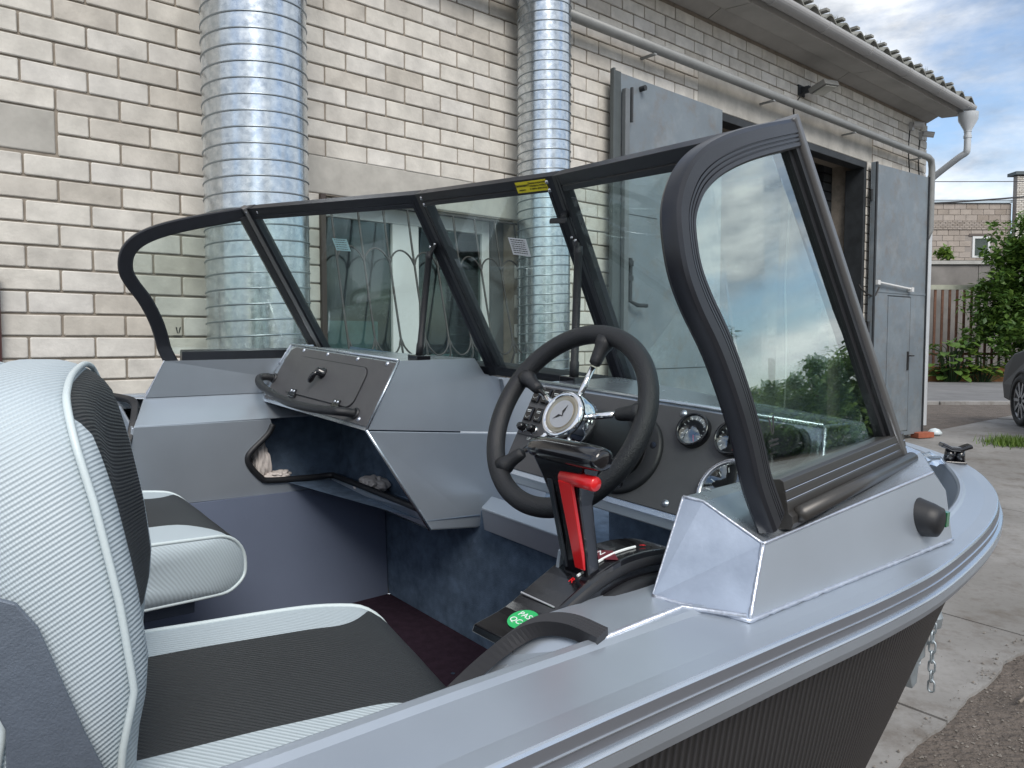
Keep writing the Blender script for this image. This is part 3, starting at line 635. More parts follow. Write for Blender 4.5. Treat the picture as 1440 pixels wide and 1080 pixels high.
g = G(); g.box((-.5, -.55, 10.05), (7.2, .2, 10.22)); g.build('roof_cap', mat('dark_coping', (.08, .10, .11), .6), fb)
g = G(); g.box((-2.4, -.05, 5.7), (-2.28, .02, 6.85)); g.box((-1.57, -.05, 5.7), (-1.45, .02, 6.85)); g.box((-2.28, -.05, 6.73), (-1.57, .02, 6.85)); g.box((-2.28, -.05, 5.7), (-1.57, .02, 5.8)); wf_ = g.build('window', UPVC, fb)
g = G(); g.box((-2.28, -.035, 5.8), (-1.57, -.03, 6.73)); g.build('pane', WGLASS, wf_)
g = G(); g.box((-2.6, -.06, 6.87), (-1.3, .0, 6.99)); g.build('window_lintel', mat('dark_lintel', (.12, .10, .09), .8), fb)
sh = G(); sh.box((-1.6, -1, 0), (1.6, 1, 4.05)); sh.plate([(-1.8, -1.2, 4.06), (1.8, -1.2, 4.06), (1.1, -1.2, 4.4), (-1.8, -1.2, 4.4)], (0, 2.4, 0)); o = sh.build('shed', mat('dark_shed_roof', (.13, .12, .11), .8, var=.3, vscale=3)); o.location = (18.2, 32, GZ); tag(o, 'low dark shed roof peeping over the concrete wall', 'shed')
CWALL = mat('precast_wall_concrete', (.21, .20, .19), .92, 0, var=.35, vscale=1.3, bump=.4, bscale=12)
cw = empty('concrete_wall', (18, 26.5, GZ)); tag(cw, 'tall grey precast concrete wall behind the rusty picket fence', 'wall')
for k in range(8):
    g = G(); g.box((-8+k*3.0, 0, -.1), (-8+k*3.0+2.985, .16, 3.80)); g.build('wall_panel', CWALL, cw, bevel=.01)
g = G(); g.box((-8, -.08, 3.803), (16, .24, 3.92)); g.build('wall_coping', mat('pale_coping', (.42, .42, .40), .8, var=.2, vscale=3), cw)
FH = 2.35; fy = 23.2
RUST = mat('rusty_brown_picket', (.15, .075, .048), .8, .1, var=.4, vscale=7, bump=.3, bscale=40)
fe = empty('picket_fence', (12.2, fy, GZ)); tag(fe, 'rusty brown steel picket fence with a pale top rail, before the concrete wall', 'fence')
for k in range(36):
    g = G(); x = .05+k*.22; g.box((x, -.02, .22), (x+.065, .02, 2.78)); g.build('picket', RUST, fe)
g = G(); g.box((0, -.045, 2.72), (8.4, -.021, 2.86)); g.build('top_rail', mat('pale_green_rail', (.36, .37, .30), .7, var=.25, vscale=4), fe)
g = G(); g.box((0, .021, .75), (8.4, .05, .83)); g.build('lower_rail', RUST, fe)
g = G(); g.box((-6, -.0, 0), (5.6, .22, .24)); g.box((-6, .04, .242), (5.6, .2, .46)); tb = g.build('timber_edging', mat('orange_timber', (.36, .17, .07), .8, var=.35, vscale=4, bump=.4, bscale=20), bevel=.01); tb.location = (12.6, fy-1.0, GZ-.02); tag(tb, 'orange brown timber beams edging the bed below the picket fence', 'edging')
SOILB = mat('dark_bed_soil', (.045, .038, .03), .95, var=.3, vscale=5)
g = G(); g.box((4, fy-.75, GZ-.05), (30, 27, GZ+.02)); tag(g.build('flower_bed_soil', SOILB), kind='structure')
ASPH = mat('street_asphalt', (.16, .16, .162), .9, 0, var=.3, vscale=1.2, bump=.4, bscale=30)
weather(ASPH, .9, (.25, .25, .245), .6)
g = G(); g.box((-10, 14.6, GZ-.05), (60, 22.1, GZ+.012)); tag(g.build('street', ASPH), kind='structure')
for (y, h) in ((14.3, .05),):
    for k in range(16):
        g = G(); g.box((2+k*2, y, GZ-.05), (2+k*2+1.98, y+.16, GZ+h)); o = g.build('kerb_stone', CONC, bevel=.01); o.parent = yard
# leaves -----------------------------------------------------------
def leafmat(name, c1, c2):
    m = bpy.data.materials.new(name); m.use_nodes = True; t = m.node_tree; b = t.nodes['Principled BSDF']; b.inputs['Roughness'].default_value = .5
    g_ = t.nodes.new('ShaderNodeNewGeometry'); r = t.nodes.new('ShaderNodeMixRGB'); r.inputs[1].default_value = (*c1, 1); r.inputs[2].default_value = (*c2, 1)
    t.links.new(g_.outputs['Random Per Island'], r.inputs[0]); t.links.new(r.outputs[0], b.inputs['Base Color'])
    tl = t.nodes.new('ShaderNodeBsdfTranslucent'); t.links.new(r.outputs[0], tl.inputs[0]); mx = t.nodes.new('ShaderNodeMixShader'); mx.inputs[0].default_value = .3
    o = t.nodes['Material Output']; t.links.new(b.outputs[0], mx.inputs[1]); t.links.new(tl.outputs[0], mx.inputs[2]); t.links.new(mx.outputs[0], o.inputs[0]); MT[name] = m
    return m
L1 = leafmat('green_leaves', (.04, .10, .02), (.13, .22, .04)); L2 = leafmat('light_green_leaves', (.09, .17, .03), (.17, .26, .04)); L3 = leafmat('dark_leaves', (.018, .045, .016), (.045, .09, .025))
BARK = mat('bark', (.08, .065, .05), .9, var=.3, vscale=9, bump=.5, bscale=30)
def foliage(g, c, rad, n, size, rr, up=.3, asp=2.0):
    for _ in range(n):
        while True:
            d = Vector((rr.uniform(-1, 1), rr.uniform(-1, 1), rr.uniform(-1, 1)))
            if .25 < d.length < 1: break
        d = d*(.55+.45*rr.random()) if rr.random() < .3 else d.normalized()*rr.uniform(.72, 1.05)
        p = Vector(c)+Vector((d.x*rad[0], d.y*rad[1], d.z*rad[2])); s = size*rr.uniform(.6, 1.35)
        a = Vector((rr.uniform(-1, 1), rr.uniform(-1, 1), rr.uniform(-.8, .5))).normalized(); nn = (Vector((rr.uniform(-.7, .7), rr.uniform(-.7, .7), 1))).normalized(); b = a.cross(nn).normalized()
        g.add([p, p+a*s*.5+b*s*.5/asp*1.0+nn*s*.04, p+a*s, p+a*s*.5-b*s*.5/asp+nn*s*.04], [(0, 1, 2, 3)])
def tree(name, loc, crowns, trunk_h, tr, lm, leaf, n, label, cat, seed, stem=None, group=None):
    rr = random.Random(seed); root = empty(name, loc); tag(root, label, cat, group)
    g = G(); g.tube([(0, 0, -.1), (.03, .02, trunk_h*.5), (0, .05, trunk_h)], [tr, tr*.8, tr*.5], 8)
    g2 = G()
    for (c, rad, f_) in crowns:
        g.tube([(0, .03, trunk_h*rr.uniform(.4, .9)), (c[0]*.5, c[1]*.5, (trunk_h+c[2])/2), c], [tr*.45, tr*.3, tr*.12], 5)
        k = int(n*f_); sub = max(4, int(k/90))
        for _ in range(sub):
            d = Vector((rr.gauss(0, .5), rr.gauss(0, .5), rr.gauss(0, .5))); cc = Vector(c)+Vector((d.x*rad[0], d.y*rad[1], d.z*rad[2])); q = rr.uniform(.22, .42)
            foliage(g2, cc, [x*q for x in rad], k//sub, leaf, rr)
    g.build('trunk', BARK, root); g2.build('crown', lm, root)
    return root
rr = random.Random(2)
tree('leafy_bush', (14.9, 22.0, GZ), [((-.55, .2, 1.6), (.95, .8, 1.0), .25), ((-.2, .3, 2.6), (1.15, .8, 1.1), .35), ((.1, .3, 3.7), (.95, .7, .9), .25), ((.8, .3, 1.4), (1.0, .6, 1.0), .2)], 3.0, .06, L1, .19, 15000, 'tall dark green bush growing over the picket fence, right of its bare pickets', 'bush', 4)
tree('yellow_green_shrub', (16.3, 21.3, GZ), [((-.5, .2, 2.4), (.6, .6, 1.3), .5), ((.2, .4, 3.5), (1.0, .7, 1.1), .5)], 2.4, .05, L2, .17, 8000, 'lighter yellow green shrub at the right picture edge behind the car', 'bush', 9)
tree('young_tree', (15.3, 27.6, GZ), [((.1, .2, 4.3), (.45, .4, .4), 1)], 3.9, .04, L2, .2, 260, 'young pale green treetop rising just above the concrete wall', 'tree', 12)
def burdock(loc, n, h, label, seed, lm):
    rr = random.Random(seed); root = empty('burdock_plant', loc); tag(root, label, 'plant')
    g = G(); gs = G()
    for i in range(n):
        a = rr.uniform(0, 6.28); r = rr.uniform(.1, .7); z = rr.uniform(.15, h); c = Vector((math.cos(a)*r*1.3, math.sin(a)*r*.5, z)); gs.tube([(c.x*.2, c.y*.2, 0), c*0.6+Vector((0, 0, z*.3)), c], .012, 4)
        s = rr.uniform(.16, .3); di = Vector((math.cos(a), math.sin(a), rr.uniform(-.5, .1))).normalized(); sd_ = di.cross(Vector((0, 0, 1))).normalized(); nn = sd_.cross(di)
        g = G(); g.add([c, c+sd_*s*.5+di*s*.3+nn*.03, c+sd_*s*.38+di*s*.8, c+di*s*1.15-nn*.03, c-sd_*s*.38+di*s*.8, c-sd_*s*.5+di*s*.3+nn*.03, c+di*s*.5], [(0, 1, 6), (1, 2, 6), (2, 3, 6), (3, 4, 6), (4, 5, 6), (5, 0, 6)]); g.build('leaf', lm, root)
    gs.build('stem', L3, root)
burdock((12.55, 21.9, GZ), 90, 1.2, 'big leaved burdock growing over the orange timber edging', 1, L1)
burdock((13.35, 21.8, GZ), 45, .95, 'smaller pale burdock with flower stalks beside the big leaved one', 2, L2)
def grass(name, c, rx, ry, n, h, label, seed):
    rr = random.Random(seed); g = G()
    for _ in range(n):
        x, y = c[0]+rr.gauss(0, rx), c[1]+rr.gauss(0, ry); z = gz(x, y)+.004; a = rr.uniform(0, 6.28); l = h*rr.uniform(.4, 1.2); d = Vector((math.cos(a), math.sin(a), 0)); p = Vector((x, y, z)); w_ = Vector((-d.y, d.x, 0))*.006
        g.add([p-w_, p+w_, p+d*l*.45+Vector((0, 0, l))], [(0, 1, 2)])
    return tag(g.build(name, L2), label, 'grass', kind='stuff')
grass('grass_tuft', (5.75, 8.75), .14, .10, 900, .10, 'bright green grass tuft growing in the slab joint near the car', 1)
for k, (t, o) in enumerate(((10.6, 1.3), (10.62, 2.2), (11.2, 2.71), (12.6, 2.72), (14.2, 1.5), (10.6, 3.6))):
    p = wl(t, o); grass('grass_tuft', (p.x, p.y), .13, .05, 160, .045, 'small weeds growing in the open joints of the yard slabs', 20+k)
# hedge and birch on the starboard side of the boat: only their mirror image shows in the glass
for k, (a, d, h, s) in enumerate(((54, 29, 3.2, 1), (57.5, 27, 3.0, 2), (60.5, 27.5, 3.4, 3), (63.5, 27, 2.9, 4), (66.5, 26.5, 3.1, 5), (70, 27, 3.2, 9), (140, 20, 5.0, 6), (160, 21, 5.4, 7), (178, 22, 5.2, 8))):
    x, y = d*math.sin(R(a)), d*math.cos(R(a))
    tree('hedge_tree', (x, y, 0), [((0, 0, h*.35), (2.6, 2.2, h*.35), .45), ((.8, 0, h*.6), (1.9, 1.8, h*.30), .3), ((-.9, .2, h*.72), (.9, .8, h*.27), .15), ((.1*s, .1, h*.8), (.5, .5, h*.22), .1)], h*.6, .1, L2 if k in (1, 4) else L1, .24, 5200, 'green tree of the row mirrored in the starboard windscreen glass', 'tree', 40+s, group='trees mirrored in the glass')
x, y = 11*math.sin(R(69)), 11*math.cos(R(69))
tree('young_birch', (x, y, 0), [((0, 0, 2.2), (.55, .5, .6), .4), ((.25, -.1, 3.0), (.5, .4, .6), .3), ((.1, .1, 3.9), (.35, .3, .6), .2), ((-.4, .3, 2.7), (.5, .3, .3), .1)], 3.2, .035, L3, .13, 1500, 'slender young birch mirrored at the left edge of the starboard glass', 'tree', 77)
# overhead wires
WIRE = mat('overhead_wire', (.05, .05, .055), .6)
def wire(p, q, sag, r, label):
    g = G(); P_ = Vector(p); Q = Vector(q); g.tube([P_.lerp(Q, i/20)-Vector((0, 0, sag*4*(i/20)*(1-i/20))) for i in range(21)], r, 5); tag(g.build('overhead_wire', WIRE), label, 'wire')
wire((-4, 30, 7.9), (32, 30, 7.8), .2, .016, 'uppermost thin overhead wire crossing the sky at the right')
wire((-4, 30.5, 7.1), (32, 30.5, 7.1), .08, .008, 'lowest faint overhead wire, just above the far roof')
wire((-4, 26, 6.6), (30, 26, 8.2), 1.35, .03, 'thick black overhead cable dipping before the far building')
# ------------------------------------------------------------------ the parked car (rear left corner shows)
def car():
    root = empty('parked_car', (0, 0, 0)); tag(root, 'dark grey crossover car parked at the right picture edge, front wing and wheel showing', 'car')
    CP = mat('car_paint', (.020, .021, .024), .45, .0, spec=.3, coat=0); TY = mat('tyre', (.02, .02, .021), .8, bump=.2, bscale=60); AL = mat('alloy_wheel', (.30, .31, .33), .35, .8); CG = mat('car_glass', (.02, .025, .03), .05, 0, coat=.5); CL = mat('car_cladding', (.03, .03, .032), .7); TL = mat('tail_lamp_red', (.30, .015, .012), .15, coat=.8)
    # body: x forwards, y to the left side, z up ; origin under the left rear wheel centre line
    prof = [(-.92, .42), (-.97, .60), (-.95, .85), (-.88, 1.02), (-.72, 1.12), (-.45, 1.55), (-.20, 1.64), (.7, 1.69), (1.5, 1.62), (2.2, 1.16), (3.1, 1.00), (3.45, .82), (3.52, .55), (3.45, .35), (2.9, .28), (-.6, .30)]
    secs = [(0, 1.0, 0), (.55, .998, 0), (.80, .985, .01), (.90, .955, .03), (.93, .90, .06)]
    def P(px, pz, y, k): return (1.2+(px-1.2)*k, y, .8+(pz-.8)*(k*.5+.5))
    g = G(); ring = []
    W_ = .93
    rows = []
    for y in (-.93, -.88, -.5, 0, .5, .88, .93):
        row = []
        for (x, z) in prof:
            yy = y; tum = max(0, (z-1.02))*.33
            if abs(y) > .6: yy = math.copysign(abs(y)-tum-(0.0 if abs(y) < .9 else 0), y)
            k = .975 if abs(y) > .9 else 1.0
            row.append((1.2+(x-1.2)*k, yy, .75+(z-.75)*(k if z > .75 else 1)))
        rows.append(row)
    n = len(prof); v = [p for r_ in rows for p in r_]
    f_ = [(i*n+j, i*n+(j+1) % n, (i+1)*n+(j+1) % n, (i+1)*n+j) for i in range(len(rows)-1) for j in range(n)] + [list(range(n))[::-1], list(range((len(rows)-1)*n, len(rows)*n))]
    g.add(v, f_); b = g.build('body', CP, root, bevel=.02, seg=3)
    for sx in (0, 2.68):
        for sy in (1, -1):
            g = G(); c = (sx, sy*.935, .36)
            g.lathe((sx, sy*.735, .36), (0, sy, 0), [(.24, 0), (.33, .0), (.355, .03), (.36, .12), (.355, .20), (.33, .235), (.27, .24), (.26, .22)], 40); wh = g.build('wheel', TY, root, smooth=True)
            g = G(); g.lathe((sx, sy*.735, .36), (0, sy, 0), [(.0, .17), (.06, .20), (.07, .19), (.08, .15), (.22, .13), (.255, .21), (.268, .225), (.272, .2)], 40); g.build('rim', AL, wh, smooth=True)
            for k in range(10):
                a = 2*math.pi*k/10; d = Vector((math.cos(a), 0, math.sin(a))); u = Vector((-math.sin(a), 0, math.cos(a)))*.018; o = Vector((sx, sy*.955, .36))
                g = G(); g.plate([o+d*.05-u, o+d*.05+u, o+d*.255+u*1.3, o+d*.255-u*1.3], (0, -sy*.03, 0)); g.build('wheel_spoke', AL, wh)
            g = G(); a0 = [math.pi*i/16 for i in range(17)]; pts = [(sx+math.cos(a)*.40, sy*.92, .36+math.sin(a)*.40) for a in a0]; g.tube(pts, .035, 8); g.build('arch_cladding', CL, root, smooth=True)
            g = G(); g.cyl((sx, sy*.66, .36), (0, sy, 0), .385, .276, 32); g.build('wheel_well', CL, root)
    g = G(); g.plate([(-.94, .70, .82), (-.60, .935, .86), (-.62, .93, 1.0), (-.90, .70, 1.02)], (0, .012, .0)); g.build('tail_lamp', TL, root)
    g = G(); g.plate([(-.62, .942, .98), (-.45, .92, 1.04), (-.50, .92, 1.07), (-.66, .93, 1.02)], (0, .01, 0)); g.build('lamp_glass', mat('lamp_clear', (.6, .6, .6), .1), root)
    g = G(); g.plate([(3.05, .905, .86), (3.38, .86, .80), (3.34, .80, .90), (3.0, .88, .98)], (0, .012, .006)); g.build('head_lamp', MT['lamp_clear'], root)
    g = G(); g.plate([(3.34, .885, .72), (3.42, .84, .72), (3.41, .83, .80), (3.33, .875, .80)], (0, .012, 0)); g.build('side_indicator', mat('orange_lens', (.45, .12, .02), .2), root)
    g = G(); g.plate([(-.35, .86, 1.14), (1.9, .875, 1.13), (1.35, .76, 1.52), (-.15, .745, 1.54)], (0, .012, .004)); g.build('side_window', CG, root)
    g = G(); g.box((.45, .90, .22), (2.25, .95, .42)); g.build('sill_cladding', CL, root, bevel=.01)
    g = G(); g.box((-.99, -.7, .34), (-.9, .7, .55)); g.build('bumper', CL, root, bevel=.02)
    return root
c = car(); c.location = (7.20, 7.67, GZ); c.rotation_euler = (0, 0, R(75))
# ------------------------------------------------------------------ the boat.  boat coordinates: x forwards, y to port (0 = keel line), z up (cockpit floor = 0)
BX = Vector((0.749517, 0.661985, 0.0)); BY = Vector((-0.660574, 0.747918, 0.065269)); BZ = Vector((0.043201, -0.048925, 0.997867))
BY = (BY-BX*BY.dot(BX)).normalized(); BZ = BX.cross(BY)
HF = 1.0                                            # the eye is this far above the cockpit floor
def b2w(x, y, z): return Vector((0, 0, HC)) + BX*x + BY*(y+1.4) + BZ*(z-HF)
boat = empty('motor_boat'); mm = Matrix((BX, BY, BZ)).transposed().to_4x4(); mm.translation = b2w(0, 0, 0); boat.matrix_world = mm
tag(boat, 'grey aluminium motor boat with black framed windscreen on a trailer in the yard', 'boat')
def Z(p): return Vector((p[0], p[1], p[2]+HF))      # v (height relative to the eye) -> boat z
def Zs(ps): return [Z(p) for p in ps]
def mir(ps): return [Vector((p[0], -p[1], p[2])) for p in ps]
def plate(name, pts, off, m, parent=boat, bevel=.002, side=1):
    g = G(); P = Zs(pts); o = Vector(off)
    if side < 0: P = mir(P); o = Vector((o.x, -o.y, o.z))
    g.plate(P, o); return g.build(name, m, parent, bevel=bevel)
# --- plan curve of the sheer: outer deck edge
OUT = smoothpath([(-2.0, .97, 0), (-1.0, 1.02, 0), (-.2, 1.020, 0), (.3, 1.026, 0), (.66, 1.041, 0), (.90, 1.053, 0), (1.09, 1.050, 0), (1.35, 1.020, 0), (1.55, .975, 0), (1.72, .912, 0), (1.88, .825, 0), (2.02, .70, 0), (2.14, .52, 0), (2.22, .28, 0), (2.25, 0, 0)], 6)
OUT = [Vector((p.x, p.y, 0)) for p in OUT]
full = OUT + [Vector((p.x, -p.y, 0)) for p in OUT[-2::-1]]
def offs(path, d):
    r_ = []; n = len(path)
    for i, p in enumerate(path):
        k_ = max(0, min(1, (p.x-1.1)/.25)); dd = d*(1-.36*k_*k_*(3-2*k_)) if d < -.05 else d
        a = path[max(0, i-1)]; b = path[min(n-1, i+1)]; t = (b-a).normalized(); nn = Vector((-t.y, t.x, 0))   # outward for this direction of travel
        r_.append(p+nn*dd)
    return r_
def vs(x): return -.315 - .0*x                       # height of the sheer
def loft(rows, m, name, parent=boat, smooth=False, closed=False, bevel=0):
    g = G(); n = len(rows[0]); vv = [q for r_ in rows for q in r_]
    ff = [(i*n+j, i*n+j+1, (i+1)*n+j+1, (i+1)*n+j) for i in range(len(rows)-1+(1 if closed else 0)) for j in range(n-1)]
    if closed: ff = [tuple(k % len(vv) for k in f) for f in ff]
    g.add(vv, ff); o = g.build(name, m, parent, smooth=smooth, bevel=bevel); return o
def strip(prof, m, name, parent=boat):
    rows = [[Z((p.x, p.y, vs(p.x)+h+.315-.315)) for p in offs(full, d)] for d, h in prof]
    return loft(rows, m, name, parent, smooth=True)
def bandrows(prof): return [[Vector((p.x, p.y, HF-.315+h)) for p in offs(full, d)] for d, h in prof]
deck = loft(bandrows([(-.098, -.03), (-.098, .004), (-.092, .0075), (-.084, .0075), (-.078, .004), (-.02, .0), (0, 0)]), PAINT, 'gunwale_deck', smooth=False)
rail = loft(bandrows([(0, 0), (.002, -.0008), (.0035, -.003)]), PAINT2, 'rub_rail', smooth=False)
RAILG = mat('rail_groove_grey', (.19, .20, .225), .4, .5)
loft(bandrows([(.0035, -.003), (.005, -.0125)]), RAILG, 'rail_groove', rail)
loft(bandrows([(.005, -.0125), (.0068, -.0130), (.0068, -.0138), (.005, -.0143)]), PAINT2, 'rail_bead', rail)
loft(bandrows([(.005, -.0143), (.006, -.0225)]), RAILG, 'rail_groove', rail)
loft(bandrows([(.006, -.0225), (.0105, -.0240), (.0118, -.0255), (.0118, -.0268)]), PAINT2, 'rail_ledge', rail)
loft(bandrows([(.0118, -.0268), (.0115, -.038), (.008, -.048), (.002, -.053), (-.035, -.053)]), PAINT, 'rail_lower_band', rail)
# --- hull: sheer, chine, keel
def hullrow(k):   # k = 0 sheer ... 1 chine ... 2 keel
    rows = []
    for i, p in enumerate(full):
        s_ = 1 if i < len(OUT) else -1; x, y = p.x, abs(p.y)
        f_ = max(0, (x-.2)/2.13)
        sx = x if x < .2 else .2+(x-.2)
        top = (x-(.02 if x > 1.5 else 0), max(0, y-.025), -.367)
        cy = max(0, (y-.03)*(1-.10*(1 if x < 0 else 1)-.20*f_**1.3)); cx = x if x < .2 else .2+(x-.2)*(1-.22*f_); chine = (cx, cy, -1.11+.22*f_**2)
        kx = x if x < .2 else .2+(x-.2)*(1-.30*f_); keel = (kx, 0, -1.30+.42*f_**2.2)
        if k <= 1: q = [top[j]*(1-k)+chine[j]*k for j in range(3)]; 
        else: q = [chine[j]*(2-k)+keel[j]*(k-1) for j in range(3)]
        if k <= 1: q[1] += .03*math.sin(math.pi*k)*(1-f_)
        rows.append(Z((q[0], s_*q[1], q[2])))
    return rows
hull = loft([hullrow(k) for k in (0, .2, .4, .6, .8, .97)], HULLD, 'hull', smooth=True)
loft([[q+Vector((0, 0, 0)) for q in hullrow(k)] for k in (.97, 1.0)], PAINT2, 'chine_strip', hull)
loft([hullrow(k) for k in (1.0, 1.25, 1.6, 2.0)], PAINT, 'hull_bottom', hull, smooth=False)
g = G(); g.plate(Zs([(-1.98, .93, -.34), (-1.98, -.93, -.34), (-1.98, -.8, -1.0), (-1.98, 0, -1.28), (-1.98, .8, -1.0)]), (.04, 0, 0)); g.build('transom', PAINT, boat)
# --- cockpit: floor, linings
g = G(); g.add(Zs([(-1.94, -.80, -1.0), (1.40, -.76, -1.0), (1.40, .76, -1.0), (-1.94, .80, -1.0)]), [(0, 1, 2, 3)]); floor = g.build('cockpit_floor', FLOORC, boat)
for (x, y) in ((.98, .05), (1.22, .16), (.7, -.1), (1.36, -.3), (.86, .42), (1.1, -.12), (.62, .62)):
    g = G(); g.cyl(Z((x, y, -1.0)), (0, 0, 1), .006, .003, 10); g.build('floor_screw', STEEL, floor)
plate('front_bulkhead', [(1.39, -.78, -1.0), (1.39, .78, -1.0), (1.39, .80, -.60), (1.39, -.80, -.60)], (.02, 0, 0), CARPET)
for s in (1, -1):
    # sloped side deck inboard of the coaming, lining, recess, hull side behind
    plate('side_deck', [(.615, .945, -.3155), (1.40, .945, -.3155), (1.40, .905, -.3155), (.66, .903, -.3125), (1.12, .80, -.372), (.595, .80, -.372)][:0] or [(.60, .942, -.312), (.655, .905, -.312), (1.36, .905, -.312), (1.36, .942, -.312)], (0, 0, -.004), PAINT, side=s)
    plate('side_deck_slope', [(.655, .905, -.3125), (1.30, .905, -.3125), (1.30, .80, -.376), (.60, .80, -.374)] if s > 0 else [(.515, .867, -.312), (1.30, .867, -.312), (1.30, .842, -.376), (.50, .842, -.374)], (0, 0, -.004), PAINT, side=s)
    notch = [(.60, .798, -.376), (.985, .798, -.380), (.992, .798, -.405), (.930, .798, -.470), (.918, .798, -.490), (.925, .798, -.515), (.968, .798, -.566), (1.19, .798, -.574), (1.19, .798, -.616), (.545, .798, -.600)]
    if s < 0: notch = [(.47, .84, -.376), (1.0, .84, -.376), (1.19, .84, -.43), (1.19, .84, -.616), (.50, .84, -.610)]
    plate('side_lining', notch, (0, .006, 0), PAINT, side=s, bevel=.001)
    plate('lower_lining', [(.50, .79, -.601), (1.385, .79, -.617), (1.385, .745, -1.0), (.50, .745, -1.0)], (0, .006, 0), mat('lower_lining_paint', (.17, .205, .29), .42, .3, var=.08, vscale=3) if 'lower_lining_paint' not in MT else MT['lower_lining_paint'], side=s, bevel=0)
    plate('hull_side_inner', [(-1.94, .955, -.40), (1.39, .93, -.40), (1.39, .765, -1.0), (-1.94, .80, -1.0)], (0, .004, 0), CARPET, side=s, bevel=0)
    plate('gunwale_stringer', [(-1.94, .94, -.335), (.60, .94, -.335), (.60, .94, -.40), (-1.94, .94, -.40)], (0, .015, 0), PAINT, side=s)
    plate('rear_side_box', [(-1.9, .79, -.601), (.30, .79, -.60), (.30, .745, -1.0), (-1.9, .745, -1.0)], (0, .006, 0), PAINT, side=s, bevel=0)
    plate('side_shelf', [(-1.9, .79, -.602), (.60, .79, -.602), (.60, .95, -.602), (-1.9, .95, -.602)], (0, 0, -.006), CARPET, side=s, bevel=0)
# black edge trims at the end of the side boxes
g = G(); g.sweep(smoothpath(Zs([(.575, .985, -.309), (.60, .94, -.311), (.622, .885, -.318), (.616, .850, -.345), (.595, .81, -.39), (.575, .79, -.45), (.555, .785, -.55)]), 5), [(-.007, -.010), (.007, -.010), (.007, .010), (-.007, .010)], (1, 0, .3)); g.build('edge_trim', RUBBER, boat, bevel=.003)
plate('side_box_end', [(.60, .94, -.335), (.595, .80, -.378), (.55, .79, -.60), (.56, .94, -.60)], (.006, 0, 0), PAINT, side=1)
g = G(); rt = smoothpath(Zs([(.526, -.951, -.307), (.520, -.915, -.305), (.507, -.888, -.311), (.485, -.870, -.328), (.454, -.847, -.364), (.420, -.830, -.405), (.404, -.824, -.45), (.397, -.822, -.51)]), 7)
prf = []
for k in range(11): prf.append((-.007+(.0 if k % 2 else -.0014), -.009+.018*k/10))
prf += [(.007, .009), (.007, -.009)]
g.sweep(rt, prf, (1, .15, .25)); g.build('ribbed_edge_trim', mat('ribbed_black_rubber', (.03, .03, .033), .42), boat)
plate('side_box_end', [(.528, -.945, -.316), (.512, -.885, -.316), (.480, -.855, -.345), (.415, -.835, -.41), (.40, -.83, -.60), (.44, -.93, -.60)], (.006, 0, 0), PAINT)
plate('side_deck_rear', [(.528, -.947, -.3105), (.662, -.945, -.3105), (.662, -.903, -.3105), (1.3, -.903, -.3105), (1.3, -.868, -.3105), (.508, -.868, -.3105)], (0, 0, -.004), PAINT)
g = G()
for (x, y, z) in ((.432, -.862, -.39), (.530, -.925, -.345)):
    g2 = G(); P0_ = Z((x, y, z)); g2.lathe(P0_, (-1, .25, .2), [(.0, .006), (.004, .0055), (.0075, .003), (.009, 0)], 14); g2.build('screw_head', STEEL, boat, smooth=True)
# --- coaming both sides with bright ground end cap and weld beads
for s in (1, -1):
    A = (.709, .900, -.207); B = (.660, .903, -.311); Cc = (.690, 1.004, -.311); Dd = (.733, .988, -.242); Em = (.716, .922, -.2085)
    fA = (1.36, .878, -.200); fD = (1.172, .995, -.214); fD2 = (1.205, 1.0035, -.243); fC = (1.200, 1.020, -.311)
    def pl(nm, P, m, b=0):
        P = Zs(P); P = mir(P) if s < 0 else P; g = G(); c_ = sum(P, Vector())/len(P); g.add(P, [list(range(len(P)))]); return g.build(nm, m, boat)
    cap_ = pl('coaming_end_cap', [A, Em, Dd, Cc, B], CAPM)
    pl('coaming_side', [Dd, fD, fD2, fC, Cc], PAINT)
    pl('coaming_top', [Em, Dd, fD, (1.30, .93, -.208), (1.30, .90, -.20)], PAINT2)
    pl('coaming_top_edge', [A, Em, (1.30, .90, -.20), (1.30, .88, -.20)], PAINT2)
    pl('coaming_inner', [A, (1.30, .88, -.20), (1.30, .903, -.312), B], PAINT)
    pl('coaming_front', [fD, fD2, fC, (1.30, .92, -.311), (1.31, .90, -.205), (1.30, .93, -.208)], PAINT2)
    def bead(nm, P, r, w_=.35, n=40, par=boat):
        P = smoothpath(Zs(P), 1) ; P = mir(P) if s < 0 else P; q = []
        for a, b in zip(P, P[1:]):
            m_ = max(2, int((b-a).length/.006)); q += [a.lerp(b, i/m_) for i in range(m_)]
        q.append(P[-1]); g = G(); g.tube(q, [r*(1+w_*noise.noise(Vector((i*.8, s*3, r*100)))) for i in range(len(q))], 7); g.build(nm, WELD, par, smooth=True)
    bead('weld_bead', [B, Cc, fC], .0026, .6, par=cap_)
    bead('weld_bead', [A, Em, Dd], .0018, .3, par=cap_)
    bead('weld_bead', [Dd, Cc], .0023, .6, par=cap_)
    bead('weld_bead', [A, B], .0013, .3, par=cap_)
    bead('weld_bead', [Dd, fD], .0022, .1, par=cap_)
bz = Zs([(.52, -.948, -.308), (.655, -.945, -.3075), (.69, -1.0, -.3075)])
g = G(); g.tube(bz, .003, 7); g.build('weld_bead', WELD, boat, smooth=True)
